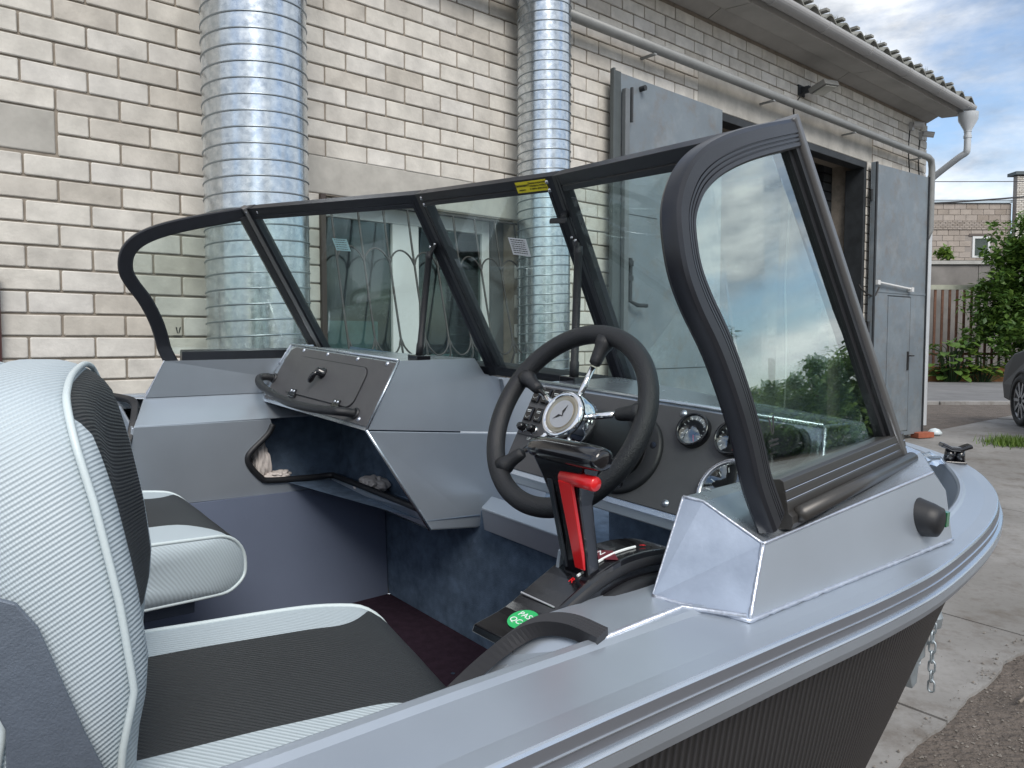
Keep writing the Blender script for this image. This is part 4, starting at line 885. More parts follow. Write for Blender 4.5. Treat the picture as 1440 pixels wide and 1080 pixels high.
# --- consoles both sides
def panelP(y, k):  # point on the sloping console face: k = 0 top edge, 1 bottom edge
    return (1.086-.090*k, y, -.159-.171*k)
PN = Vector((-.885, 0, .466))                        # outward (aft and up) normal of the console face
def onp(y, k, h=0): return Z(panelP(y, k))+PN*h
for s in (1, -1):
    nm = 'passenger_console' if s > 0 else 'helm_console'
    m_ = lambda P: mir(P) if s < 0 else P
    g = G(); g.add(m_(Zs([(1.086, .262, -.159), (1.086, .872, -.160), (1.30, .862, -.175), (1.46, .44, -.215), (1.372, .262, -.200), (1.335, .262, -.156)])), [(0, 1, 2, 5), (5, 2, 3, 4)])
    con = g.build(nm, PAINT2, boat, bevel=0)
    top = con
    g = G(); g.add(m_(Zs([(1.086, .262, -.159), (1.335, .262, -.156), (1.372, .262, -.200), (1.42, .262, -.21), (1.66, .262, -.235), (1.66, .262, -.392), (.996, .262, -.3305)])), [(0, 1, 2, 3, 4, 5, 6)])
    g.build('side_panel_upper', PAINT, con)
    if s > 0:
        g = G(); g.plate(Zs([(.998, .262, -.3345), (1.66, .262, -.396), (1.66, .285, -.60), (1.385, .276, -.648), (1.208, .272, -.626)]), (0, .004, 0)); g.build('side_panel_lower', PAINT, con, bevel=.002)
        g = G(); g.add(Zs([(1.208, .272, -.627), (1.385, .276, -.649), (1.385, .80, -.62), (1.19, .798, -.617)]), [(0, 1, 2, 3)]); g.build('console_floor', PAINT, con)
        g = G(); g.add(Zs([(1.195, .27, -.600), (1.385, .27, -.612), (1.385, .93, -.600), (1.0, .93, -.575)]), [(0, 1, 2, 3)]); g.build('shelf_carpet', CARPET, con)
        g = G(); g.add(Zs([(1.33, .29, -.17), (1.33, .94, -.17), (1.26, .94, -.60), (1.30, .29, -.60)]), [(0, 1, 2, 3)]); g.add(Zs([(.93, .91, -.33), (1.34, .91, -.33), (1.34, .90, -.60), (.90, .90, -.60)]), [(0, 1, 2, 3)]); g.build('cubby_carpet', CARPET, con)
        g = G(); g.plate(Zs([(1.1905, .797, -.574), (1.168, .268, -.566), (1.206, .268, -.622), (1.1905, .797, -.616)]), (.006, 0, 0)); g.build('cubby_lip', PAINT, con, bevel=.0015)
        tr_ = Zs([(.992, .797, -.395), (.975, .796, -.425), (.928, .796, -.468), (.914, .796, -.490), (.922, .796, -.518), (.955, .796, -.556), (.985, .796, -.568), (1.13, .795, -.575), (1.185, .785, -.573), (1.188, .74, -.572), (1.182, .60, -.568), (1.172, .36, -.563), (1.165, .275, -.560)])
        g = G(); g.tube(smoothpath(tr_, 4), .0095, 8); g.build('cubby_edge_trim', RUBBER, con, smooth=True)
        # edge flange of the side panel: bright line
        g = G(); g.tube(Zs([(1.086, .262, -.159), (.996, .262, -.3315)]), .0035, 6); g.tube(Zs([(.996, .262, -.3315), (1.206, .268, -.625)]), .0045, 6); g.build('bright_edge', PAINT2, con, smooth=True)
    else:
        g = G(); g.plate(mir(Zs([(.998, .262, -.3345), (1.05, .262, -.345), (1.05, .262, -.36), (.998, .262, -.352)])), (0, -.6, 0)); g.build('dash_lip', PAINT, con, bevel=.002)
    g = G(); g.add(m_(Zs([(1.086, .872, -.160), (1.30, .862, -.175), (1.30, .885, -.36), (1.02, .893, -.36), (1.054, .890, -.216)])), [(0, 1, 2, 3, 4)]); g.build('console_outer_side', PAINT2, con)
    g = G(); g.tube(m_(Zs([(1.085, .262, -.1575), (1.085, .872, -.1585)])), .004, 8); g.build('bright_top_edge', PAINT2, con, smooth=True)
    def beadw(P, r):
        P = m_(Zs(P)); q = []
        for a, b in zip(P, P[1:]):
            m2 = max(2, int((b-a).length/.006)); q += [a.lerp(b, i/m2) for i in range(m2)]
        g = G(); g.tube(q, [r*(1+.7*noise.noise(Vector((i*.9, 7, s)))) for i in range(len(q))], 7); g.build('weld_bead', WELD, con, smooth=True)
    beadw([(1.16, .874, -.163), (1.084, .874, -.160), (1.050, .892, -.225)], .0035)
    # face sheet behind the powder coated panel
    P = [onp(.262*s, -.0, 0), onp(.872*s, -.0, 0), onp(.893*s, .38, 0), onp(.893*s, 1.02, 0), onp(.262*s, 1.02, 0)]
    g = G(); g.plate(P, -PN*.003); g.build('console_face', PAINT2, con)
    P = [onp((.262+.002)*s, .04, .001), onp((.872-.045)*s, .04, .001), onp(.852*s, .10, .001), onp(.862*s, .34, .001), onp(.872*s, .97, .001), onp((.262+.002)*s, .97, .001)]
    g = G(); g.plate(P, PN*.003); pan = g.build('glovebox_panel' if s > 0 else 'dashboard_panel', PANEL, con, bevel=.0012)
    HP = .004
    def rivets(L):
        for (y, k) in L:
            g = G(); g.lathe(onp(y*s, k, HP), PN, [(.0065, 0), (.0065, .0012), (.0038, .0016), (.0036, .0026), (.0, .003)], 16); g.build('rivet', WELD, pan, smooth=True)
    if s > 0:
        rivets([(.30, .07), (.45, .07), (.62, .07), (.77, .07), (.31, .90), (.84, .90)])
        def rr_box(y0, y1, k0, k1, r, h):
            P = []; kk = r/.193
            for (cy, ck, a0) in ((y0+r, k0+kk, 180), (y1-r, k0+kk, 270), (y1-r, k1-kk, 0), (y0+r, k1-kk, 90)):
                for i in range(7):
                    a = R(a0+i*15); P.append(onp(cy+r*math.cos(a), ck+kk*math.sin(a), h))
            return P
        g = G(); g.plate(rr_box(.365, .772, .17, .80, .03, HP+.0002), PN*.0006); g.build('door_seam', RUBBER, pan)
        g = G(); g.plate(rr_box(.3675, .7695, .183, .787, .028, HP+.001), PN*.0028); door = g.build('glovebox_door', PANEL, pan, bevel=.001)
        g = G(); c_ = onp(.585, .39, HP+.004); g.lathe(c_, PN, [(.017, 0), (.017, .006), (.012, .010), (.011, .022), (.0, .024)], 18)
        e1 = Vector((0, 1, 0)); e2 = e1.cross(PN).normalized(); e2 = -e2 if e2.z > 0 else e2
        g.tube([c_+PN*.016, c_+PN*.022+e2*.012+e1*.006, c_+PN*.020+e2*.030+e1*.014, c_+PN*.018+e2*.036+e1*.018], [.007, .008, .0085, .006], 10); g.build('twist_latch', GLOSSB, pan, smooth=True)
        for yy in (.70, .44):
            c_ = onp(yy, .80, HP+.004); g = G(); g.box((-.0, 0, 0), (0, 0, 0)) if False else None
            g.plate([c_+e1*.017-e2*.016, c_-e1*.017-e2*.016, c_-e1*.017+e2*.004, c_+e1*.017+e2*.004], PN*.004); g.tube([c_+e1*.020+e2*.005, c_-e1*.020+e2*.005], .005, 8); hg = g.build('door_hinge', GLOSSB, pan, bevel=.001)
            for q in (-.008, .008):
                g = G(); g.lathe(c_+e1*q-e2*.009+PN*.004, PN, [(.0042, 0), (.003, .0018), (0, .002)], 10); g.build('rivet', WELD, pan, smooth=True)
        # grab handle
        def H(y, k, h): return onp(y, k, h)
        pth = smoothpath([H(.868, .62, .004), H(.868, .66, .030), H(.862, .74, .050), H(.80, .86, .056), H(.62, .98, .058), H(.48, .98, .056), H(.372, .93, .050), H(.345, .90, .040), H(.335, .84, .006)], 6)
        g = G(); g.tube(pth, [.0115]*len(pth), 14); g.build('grab_handle', LEATHER, con, smooth=True)
        for (y, k) in ((.868, .62), (.335, .84)):
            g = G(); g.lathe(H(y, k, .004), PN, [(.016, 0), (.016, .004), (.012, .006)], 16); g.build('handle_flange', RUBBER, con, smooth=True)
    else:
        rivets([(.285, .07), (.632, .09), (.66, .90), (.835, .12), (.29, .90)])
        e1 = Vector((0, -1, 0)); e2 = Vector((-.09, 0, -.171)).normalized()
        def D2(y, k, h=HP): return onp(-y, k, h)
        # switch plate, knobs, rocker switches
        g = G(); g.plate([D2(.268, .05), D2(.40, .05), D2(.41, .60), D2(.268, .60)], PN*.003); sw = g.build('switch_plate', PANEL, pan, bevel=.001)
        def rocker(y, k, w_=.021, h_=.034):
            c_ = D2(y, k, HP+.003); g = G(); g.plate([c_-e1*w_/2-e2*h_/2, c_+e1*w_/2-e2*h_/2, c_+e1*w_/2+e2*h_/2, c_-e1*w_/2+e2*h_/2], PN*.006); r_ = g.build('rocker_switch', GLOSSB, sw, bevel=.003)
            g = G(); q = c_+PN*.0062
            for i in range(5):
                a = math.pi*(.1+.8*i/4); g.cyl(q+e1*math.cos(a)*.006+e2*(.004+.005*math.sin(a)), PN, .0007, .0004, 6)
            g.plate([q-e1*.0055-e2*.008, q+e1*.0055-e2*.008, q+e1*.0055-e2*.0065, q-e1*.0055-e2*.0065], PN*.0003); g.plate([q-e1*.0045-e2*.0045, q+e1*.0045-e2*.0045, q+e1*.0045-e2*.0035, q-e1*.0045-e2*.0035], PN*.0003)
            g.build('switch_print', WHITEP, sw)
        for y in (.283, .310, .337, .366): rocker(y, .155)
        for y in (.283, .310): rocker(y, .375, .021, .03)
        for y in (.284, .312):
            g = G(); g.lathe(D2(y, .535, HP+.003), PN, [(.0105, 0), (.0105, .003), (.0085, .005)], 20); kr = g.build('knob_ring', CHROME, sw, smooth=True)
            g = G(); g.lathe(D2(y, .535, HP+.003), PN, [(.008, .004), (.0085, .014), (.006, .019), (0, .0195)], 20); g.build('push_knob', GLOSSB, sw, smooth=True)
        text('plate_text', 'UP  ON', .008, D2(.312, .63, HP), (0, -1, 0), -e2, WHITEP, pan)
        # gauges
        DIAL = mat('gauge_dial', (.012, .012, .014), .3)
        def gauge(y, k, r, label_):
            c_ = D2(y, k, HP); g = G(); g.lathe(c_, PN, [(r, 0), (r, .010), (r*.94, .014), (r*.84, .012), (r*.82, .006)], 40); gg = g.build('gauge_bezel', GLOSSB if r < .04 else STEEL, pan, smooth=True)
            g = G(); g.cyl(c_+PN*.005, PN, r*.84, .0012, 40); g.build('gauge_dial', DIAL, gg)
            g = G()
            for i in range(13):
                a = R(-40+i*22); d = e1*math.cos(a)-e2*math.sin(a); n_ = d.cross(PN)*.0008; q = c_+PN*.0064
                g.plate([q+d*r*.62-n_, q+d*r*.62+n_, q+d*r*.76+n_, q+d*r*.76-n_], PN*.0003)
            g.build('dial_ticks', WHITEP, gg)
            a = R(-20); d = e1*math.cos(a)-e2*math.sin(a); d = (e2*.8+e1*.35).normalized(); n_ = d.cross(PN)*.0012; q = c_+PN*.0068
            g = G(); g.plate([q-d*r*.1-n_, q-d*r*.1+n_, q+d*r*.7+n_*.4, q+d*r*.7-n_*.4], PN*.0006); g.build('gauge_needle', REDP, gg)
            g = G(); g.cyl(c_+PN*.006, PN, r*.3, .003, 24); g.build('needle_hub', GLOSSB, gg)
            g = G(); g.lathe(c_+PN*.0105, PN, [(r*.84, 0), (r*.5, .002), (0, .0028)], 32); g.build('gauge_glass', GGLASS, gg, smooth=True)
        gauge(.666, .235, .030, '')
        gauge(.740, .245, .030, '')
        gauge(.770, .70, .058, '')
        # power socket cap, V mark, small print
        c_ = D2(.832, .215, HP); g = G(); g.lathe(c_, PN, [(.030, 0), (.030, .004), (.024, .006), (.023, .016), (.026, .018), (.026, .024), (.020, .026), (.018, .024), (.010, .025), (0, .025)], 30); g.build('socket_cap', RUBBER, pan, smooth=True)
        g = G(); g.tube(smoothpath([c_+e2*-.02+e1*.02+PN*.02, c_+e1*.030-e2*.012+PN*.018, c_+e1*.034+e2*.01+PN*.012, c_+e1*.016+e2*.034+PN*.012]), .006, 8); g.build('cap_tether', RUBBER, pan, smooth=True)
        q = D2(.793, .20, HP); g = G(); g.plate([q-e1*.007-e2*.011, q-e1*.003-e2*.012, q+e1*.001+e2*.012, q-e1*.002+e2*.012], PN*.0005); g.plate([q+e1*.007-e2*.012, q+e1*.004-e2*.010, q+e1*.000+e2*.008, q+e1*.003+e2*.011], PN*.0005); g.build('emblem', BLACKP, pan)
        q = D2(.793, .33, HP); text('small_print', 'POWER 12V\nMAX 120W', .008, q, e1, -e2, BLACKP, pan)
        # steering column boss
        col0 = Z((1.035, -.527, -.235)); 
# walk-through sill between the consoles, low front parts
plate('passage_sill', [(1.33, -.12, -.565), (1.33, .200, -.565), (1.41, .25, -.555), (1.41, -.12, -.555)], (0, 0, -.008), PAINT)
plate('passage_sill_face', [(1.33, -.12, -.566), (1.33, .200, -.566), (1.345, .200, -.632), (1.345, -.12, -.632)], (.005, 0, 0), PAINT)
plate('passage_sill_end', [(1.332, .2005, -.566), (1.346, .2005, -.632), (1.41, .25, -.632), (1.41, .25, -.556)], (0, .003, 0), PAINT)
plate('helm_inner_lining', [(1.30, -.262, -.205), (1.34, -.262, -.60), (1.34, -.90, -.60), (1.27, -.88, -.22)], (.006, 0, 0), CARPET)
plate('helm_lower_lining', [(1.335, -.262, -.60), (1.385, -.262, -.99), (1.385, -.76, -.99), (1.335, -.82, -.60)], (.004, 0, 0), CARPET)
plate('bow_deck_floor', [(1.40, -.85, -.60), (1.40, .85, -.60), (1.9, .62, -.60), (2.15, .25, -.60), (2.15, -.25, -.60), (1.9, -.62, -.60)], (0, 0, -.01), CARPET)
# inner wall of the bow well under the gunwale
inn = [p for p in offs(full, -.096) if p.x > 1.28]
loft([[Z((p.x, p.y, -.312)) for p in inn], [Z((1.2+(p.x-1.2)*.93, p.y*.93, -.60)) for p in inn]], PAINT, 'bow_well_wall')
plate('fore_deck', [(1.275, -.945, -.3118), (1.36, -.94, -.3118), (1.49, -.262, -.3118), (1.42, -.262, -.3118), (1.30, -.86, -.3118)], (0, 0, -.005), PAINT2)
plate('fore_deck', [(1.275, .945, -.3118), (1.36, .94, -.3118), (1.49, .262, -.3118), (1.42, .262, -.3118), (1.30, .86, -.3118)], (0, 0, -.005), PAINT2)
plate('screen_base', [(1.27, -.90, -.235), (1.27, -.93, -.312), (1.46, -.25, -.312), (1.43, -.25, -.215)], (.006, 0, 0), PAINT)
plate('screen_base', [(1.27, .90, -.235), (1.27, .93, -.312), (1.46, .25, -.312), (1.43, .25, -.215)], (.006, 0, 0), PAINT)
# crinkled protective film on the fore deck
g = G(); nn_ = 26; vv = []
for i in range(nn_+1):
    for j in range(nn_+1):
        u, v_ = i/nn_, j/nn_; x = 1.58+.30*u; y = -.84+.26*v_-.02+.12*u+.03*math.sin(6*u); z = -.308+.016*abs(noise.noise(Vector((u*7, v_*9, 0))))+.010*abs(noise.noise(Vector((u*17, v_*13, 4)))); vv.append(Z((x, y, z)))
g.add(vv, [(i*(nn_+1)+j, i*(nn_+1)+j+1, (i+1)*(nn_+1)+j+1, (i+1)*(nn_+1)+j) for i in range(nn_) for j in range(nn_)])
fl = g.build('protective_film', mat('crinkled_film', (.55, .66, .8), .12, .75), smooth=False); fl.matrix_world = boat.matrix_world.copy(); tag(fl, 'crinkled shiny pale blue film lying on the bow deck', 'film')
# bow cleat
def cleat():
    c_ = Z((1.885, -.790, -.3145)); t = Vector((.62, -.78, 0)).normalized(); n_ = Vector((t.y, -t.x, 0)); k = .5
    r_ = G(); r_.plate([c_+t*-.045*k-n_*.015, c_+t*.045*k-n_*.015, c_+t*.045*k+n_*.015, c_+t*-.045*k+n_*.015], (0, 0, .006)); base = r_.build('bow_cleat', GLOSSB, boat, bevel=.002)
    for s_ in (-.022, .022):
        g = G(); g.tube([c_+t*s_*k+Vector((0, 0, .005)), c_+t*s_*k+Vector((0, 0, .030))], [.012, .009], 10); g.build('cleat_post', GLOSSB, base, smooth=True)
    g = G(); P = [c_+t*a*k+Vector((0, 0, h)) for a, h in ((-.062, .042), (-.045, .039), (-.02, .033), (.02, .033), (.045, .039), (.062, .042))]
    g.sweep(P, [(-.004, -.010), (-.002, -.014), (.004, -.014), (.006, -.008), (.006, .008), (.004, .014), (-.002, .014), (-.004, .010)], n_); g.build('cleat_bar', GLOSSB, base, bevel=.002)
cleat()
# navigation light on the starboard coaming
c_ = Z((1.115, -.990, -.268)); g = G(); g.lathe(c_, (0, -1, -.05), [(.027, 0), (.028, .004), (.026, .012), (.0235, .028), (.020, .040), (.013, .043), (0, .043)], 28); nl = g.build('navigation_light', RUBBER, boat, smooth=True)
g = G(); g.lathe(c_+Vector((.006, 0, 0)), (0, -1, -.05), [(.0245, .030), (.0225, .043), (.018, .044)], 20); g2 = G(); g2.plate([c_+Vector((.016, -.022, -.012)), c_+Vector((.016, -.022, .012)), c_+Vector((.014, -.0435, .010)), c_+Vector((.014, -.0435, -.010))], (.010, 0, 0)); g2.build('green_lens', mat('green_lens', (.02, .16, .07), .08, coat=.6), nl)
# ------------------------------------------------------------------ windscreen
OUTW = [(.742, .990, -.232), (.717, .983, -.184), (.703, .976, -.138), (.686, .969, -.094), (.658, .962, -.043), (.626, .957, -.001), (.607, .953, .032), (.601, .947, .065), (.605, .939, .099), (.621, .932, .128), (.651, .923, .155), (.703, .912, .182), (.790, .896, .212), (.933, .871, .252)]
NW = Vector((.1124, .9744, .1949)).normalized()
TC = [(.933, .871, .252), (1.126, .248, .272)]; BC = [(1.249, .930, -.225), (1.412, .240, -.192)]
ws = empty('windscreen', (0, 0, 0), boat)
mat('dark_grey_anodised', (.06, .058, .056), .36, .4)
def bar(name, p, q, side, w_in, th, m=FRAME, par=ws, bev=.004, flip=1, grooves=True, back=None):
    """square profile from p to q; w_in towards the pane (in-plane), th along side"""
    g = G(); b0, b1 = (-th*.75, th*.25) if back is None else back
    if grooves: prof = [(0, b0), (0, b1), (flip*w_in*.30, b1), (flip*w_in*.32, b1-.0016), (flip*w_in*.36, b1-.0016), (flip*w_in*.38, b1), (flip*w_in*.60, b1), (flip*w_in*.62, b1-.0016), (flip*w_in*.66, b1-.0016), (flip*w_in*.68, b1), (flip*w_in, b1), (flip*w_in, b0), (flip*w_in*.68, b0), (flip*w_in*.66, b0+.0016), (flip*w_in*.62, b0+.0016), (flip*w_in*.60, b0)]
    else: prof = [(0, b0), (0, b1), (flip*w_in, b1), (flip*w_in, b0)]
    g.sweep([p, q], prof, side); return g.build(name, m, par, bevel=bev if not grooves else .0012)
def M_(v, s): return Vector((v[0], v[1]*s, v[2]))
for s in (1, -1):
    n_ = M_(NW, s)
    path = smoothpath([M_(Z(p), s) for p in OUTW], 5)
    fl = -1 if s > 0 else 1
    def PR(L): return [(a*fl, b) for a, b in L]
    prof = [(0, -.012), (.003, -.016), (.034, -.016), (.038, -.012), (.038, .0035), (.036, .005), (.0315, .005), (.031, .0035), (.030, .0035), (.0295, .0052), (.0265, .0053), (.026, .0038), (.025, .0038), (.0245, .0056), (.0215, .0058), (.021, .0042), (.020, .0042), (.0195, .0062), (.006, .0060), (.0015, .0035), (0, -.001)]
    g = G(); g.sweep(path, PR(prof), n_); fr = g.build('wing_frame', FRAME, ws)
    for p in fr.data.polygons: p.use_smooth = True
    try: fr.data.set_sharp_from_angle(angle=R(28))
    except Exception: pass
    # corner post and lower rail of the wing
    tp, bt = M_(Z(TC[0]), s), M_(Z(BC[0]), s)
    POSTM = MT.get('sky_sheen_post') or mat('sky_sheen_post', (.15, .15, .152), .36, .5, bump=.05, bscale=400)  # black post painted grey: its sky reflection is put into the colour
    g = G(); dn = (bt-tp).normalized()
    g.sweep([tp+n_*.0-dn*.004, bt+dn*.012], PR([(-.002, -.03), (-.002, .004), (.002, .008), (.014, .008), (.018, .004), (.018, -.03)]), n_); g.build('corner_post', POSTM, ws, bevel=.002)
    g = G(); g.sweep([tp+dn*.02, bt], PR([(.0185, -.026), (.0185, .002), (.030, .002), (.030, -.004), (.036, -.006), (.036, -.026)]), n_); g.build('pane_channel', RUBBER, ws)
    up = (tp-bt).normalized()
    a0 = M_(Z((.752, .989, -.232)), s); a1 = M_(Z((1.238, .931, -.222)), s); inpl = n_.cross((a1-a0).normalized()); inpl = inpl if inpl.z > 0 else -inpl
    g = G(); tdir = (a1-a0).normalized()
    H_ = [(0, 0), (0, .006), (.006, .009), (.014, .009), (.018, .0055), (.030, .0055), (.0305, .0038), (.032, .0038), (.0325, .0052), (.041, .005), (.0415, .0034), (.043, .0034), (.0435, .0048), (.053, .004), (.056, .0), (.056, -.024), (0, -.024)]
    # profile given as (height in pane, outward)
    rows = []
    for P_ in (a0+tdir*.03, a1): rows.append([P_+inpl*(h-.004)+n_*b for h, b in H_])
    k = len(H_); g.add(rows[0]+rows[1], [(i, (i+1) % k, k+(i+1) % k, k+i) for i in range(k)]+[list(range(k))[::-1], list(range(k, 2*k))]); lr = g.build('wing_lower_rail', FRAME if s > 0 else MT['dark_grey_anodised'], ws, bevel=.0006)
    g = G(); g.tube([a0+tdir*.045+inpl*.010+n_*.011, a1-tdir*.0+inpl*.010+n_*.011], .0095, 14); g.build('rail_bead', FRAME if s > 0 else MT['dark_grey_anodised'], lr, smooth=True)
    for hh in (.0312, .0422):
        g = G(); g.tube([a0+tdir*.03+inpl*(hh-.004)+n_*.0046, a1+inpl*(hh-.004)+n_*.0042], .0008, 5); g.build('rail_highlight_line', STEEL, lr)
    # wing pane
    outl = [path[i]+n_.cross((path[min(i+1, len(path)-1)]-path[max(i-1, 0)]).normalized())*0 for i in range(len(path))]
    cpt = sum(outl, Vector())/len(outl)
    # inset the outline a little so the pane edge hides in the frame
    pane = []
    for i in range(4, len(path), 2):
        t = (path[min(i+1, len(path)-1)]-path[i-1]).normalized(); nn = t.cross(n_).normalized()*fl*.02; pane.append(path[i]+nn)
    pane = pane[:-1]+[tp+dn*.02-up*.0+M_(Vector((-.02, 0, 0)), 1), bt+up*.03+Vector((-.03, 0, 0)), a0+inpl*.04+tdir*.03]
    g = G(); g.plate([p-n_*.006 for p in pane], -n_*.0045); wp = g.build('wing_pane', SIDEGLASS, ws)
    # maker's mark on the wing glass
    q = M_(Z((.770, .972, -.120)), s)+n_*(-.0055 if s < 0 else -.0110); xd = (tdir if s < 0 else -tdir*-1); xd = tdir; zz = inpl; of = n_*(.0003 if s < 0 else -.0003)
    if s > 0: xd = tdir
    g = G(); 
    for sg in (-1, 1): g.plate([q+xd*sg*.008+zz*.011, q+xd*sg*.0035+zz*.009, q+xd*sg*.0003-zz*.010, q+xd*sg*.0035-zz*.008], of)
    for r_, wdt in ((-.017, .013), (-.022, .011)):
        x = -wdt
        while x < wdt: g.plate([q+xd*x+zz*r_, q+xd*(x+.0024)+zz*r_, q+xd*(x+.0024)+zz*(r_+.0022), q+xd*x+zz*(r_+.0022)], of); x += .0033
    g.build('glass_mark', BLACKP, wp)
    # front side section
    A_, B_, C_, D_ = tp, M_(Z(TC[1]), s), M_(Z(BC[1]), s), bt
    nf = (B_-A_).cross(D_-A_).normalized(); nf = nf if nf.x > 0 else -nf
    def inp(p, q, toward):
        d = (q-p).normalized(); v_ = nf.cross(d); return v_ if v_.dot(toward-p) > 0 else -v_
    def frame_bar(name, p, q, toward, w_, th=.026, m=FRAME):
        d = (q-p).normalized(); v_ = d.cross(nf).normalized(); f_ = 1 if v_.dot(toward-p) > 0 else -1
        return bar(name, p, q, nf, w_, th, m, ws, flip=f_)
    ctr = (A_+B_+C_+D_)/4
    frame_bar('top_rail', A_, B_, ctr, .036)
    frame_bar('centre_post', B_, C_, ctr, .027)
    frame_bar('corner_bar', A_, D_, ctr, .036)
    frame_bar('lower_rail', D_, C_, ctr, .030)
    g = G(); k_ = .016; q4 = [A_+(ctr-A_)*.04, B_+(ctr-B_)*.04, C_+(ctr-C_)*.04, D_+(ctr-D_)*.04]; g.plate([p-nf*.008 for p in q4], -nf*.0045); fp = g.build('front_pane', GLASS, ws)
    # support strut from console to centre post
    s0 = M_(Z((1.165, .285, -.150)), s); s1 = M_(Z((1.176, .268, .125)), s)
    g = G(); g.tube([s0, s0.lerp(s1, .12), s0.lerp(s1, .13), s0.lerp(s1, .93), s0.lerp(s1, .94), s1], [.010, .010, .0085, .0085, .010, .009], 14); st = g.build('support_strut', LEATHER, ws, smooth=True)
    g = G(); g.box((s0.x-.022, s0.y-.022, s0.z-.012), (s0.x+.022, s0.y+.022, s0.z+.004)); g.build('strut_foot', GLOSSB, st, bevel=.002)
    pc = B_.lerp(C_, .26)-nf*.022; g = G(); g.plate([s1+Vector((-.004, -.008, -.012)), s1+Vector((-.004, .008, -.012)), pc+Vector((0, .008, .022)), pc+Vector((0, -.008, .022))], (.005, 0, 0)); g.build('strut_bracket', RUBBER, st, bevel=.001)
    for f_ in (.25, .75):
        q = s1.lerp(pc, f_)+Vector((-.006, 0, .008)); g = G(); g.lathe(q, (-1, 0, 0), [(.004, 0), (.003, .0015), (0, .002)], 10); g.build('screw_head', STEEL, st, smooth=True)
# opening centre section (gate)
A_, B_, C_, D_ = Z((1.126, .246, .272)), Z((1.126, -.246, .272)), Z((1.412, -.238, -.192)), Z((1.412, .238, -.192))
nf = Vector((.852, 0, .524)).normalized(); ctr = (A_+B_+C_+D_)/4
for nm, p, q, w_ in (('gate_top_rail', A_, B_, .034), ('gate_post', B_, C_, .026), ('gate_lower_rail', C_, D_, .030), ('gate_post', D_, A_, .026)):
    d = (q-p).normalized(); v_ = d.cross(nf); f_ = 1 if v_.dot(ctr-p) > 0 else -1; bar(nm, p, q, nf, w_, .026, FRAME, ws, flip=f_)
g = G(); q4 = [p+(ctr-p)*.04 for p in (A_, B_, C_, D_)]; g.plate([p-nf*.008 for p in q4], -nf*.0045); g.build('gate_pane', GLASS, ws)
# gate gap hinges: screws near the top of the posts, latch knob
back = -nf; dnv = (C_-B_).normalized()
for y0 in (.246, -.246):
    for dy in (-.020, .020):
        for dd in (.012, .030):
            q = Z((1.126, y0+dy, .272))+dnv*dd-nf*.0196; g = G(); g.lathe(q, -nf, [(.0048, 0), (.0038, .0018), (0, .0024)], 12); g.build('screw_head', STEEL, ws, smooth=True)
for y0, dy in ((.871, -.03), (.871, -.075)):
    q = Z((.933+.0093*(-dy/.03), y0+dy, .252+.001))+dnv*.012-nf*.024+Vector((-.005, 0, 0)); g = G(); g.lathe(q, -nf, [(.0045, 0), (.0035, .0018), (0, .0024)], 12); g.build('screw_head', STEEL, ws, smooth=True)
q = Z((1.126, -.252, .272))+dnv*.085-nf*.03; g = G(); g.lathe(q+nf*.014, -nf, [(.008, 0), (.008, .014), (.005, .018), (.005, .026)], 14); lt = g.build('gate_latch', RUBBER, ws, smooth=True)
g = G(); g.plate([q-nf*.012+Vector((0, .026, .004)), q-nf*.012+Vector((0, .026, -.006)), q-nf*.012+Vector((0, -.022, -.008)), q-nf*.012+Vector((0, -.022, .004))], -nf*.008); g.build('latch_lever', RUBBER, lt, bevel=.003)
# labels: yellow warning label, inspection papers stuck to the panes
c_ = Z((1.126, -.178, .272))+dnv*.0165-nf*.0200; e1 = Vector((0, -1, 0)); e2 = -dnv
g = G(); g.plate([c_-e1*.047-e2*.012, c_+e1*.047-e2*.012, c_+e1*.047+e2*.012, c_-e1*.047+e2*.012], -nf*.0006); yl = g.build('warning_label', YELLOW, ws)
text('label_text', 'Внимание!', .0085, c_-e1*.027+e2*.004, e1, e2, BLACKP, yl, lift=.001)
text('label_text', 'Перед открытием\nоткинуть стойку\nи снять фиксатор', .0062, c_+e1*.020+e2*.001, e1, e2, BLACKP, yl, lift=.001)
text('label_text', 'закрыто', .0055, c_-e1*.030-e2*.006, e1, e2, BLACKP, yl, lift=.001)
def paper(name, s_k, t_k, w_, h_, ang, m, secs, lines):
    Aq = Z((1.126, .246, .272)) if secs == 'c' else Z(TC[0]); Bq = Z((1.126, -.246, .272)) if secs == 'c' else Z(TC[1]); Cq = Z((1.412, -.238, -.192)) if secs == 'c' else Z(BC[1]); Dq = Z((1.412, .238, -.192)) if secs == 'c' else Z(BC[0])
    n2_ = (Bq-Aq).cross(Dq-Aq).normalized(); n2_ = n2_ if n2_.x > 0 else -n2_
    p = Aq.lerp(Bq, s_k).lerp(Dq.lerp(Cq, s_k), t_k)-n2_*.0132
    xx = (Bq-Aq).normalized(); yy = (n2_.cross(xx)); yy = yy if yy.z > 0 else -yy
    xx, yy = xx*math.cos(ang)+yy*math.sin(ang), yy*math.cos(ang)-xx*math.sin(ang)
    g = G(); g.plate([p-xx*w_-yy*h_, p+xx*w_-yy*h_, p+xx*w_+yy*h_, p-xx*w_+yy*h_], -n2_*.0004); o = g.build(name, m, ws)
    g = G(); rr = random.Random(5)
    for i in range(lines):
        y = .75-1.5*i/(lines-1); x = -.8
        while x < .75:
            l = rr.uniform(.08, .3); a, b = x, min(.8, x+l); g.plate([p+xx*w_*a+yy*h_*y, p+xx*w_*b+yy*h_*y, p+xx*w_*b+yy*h_*(y+.09), p+xx*w_*a+yy*h_*(y+.09)], -n2_*.0007); x += l+.06
    g.build('fine_print', BLACKP, o)
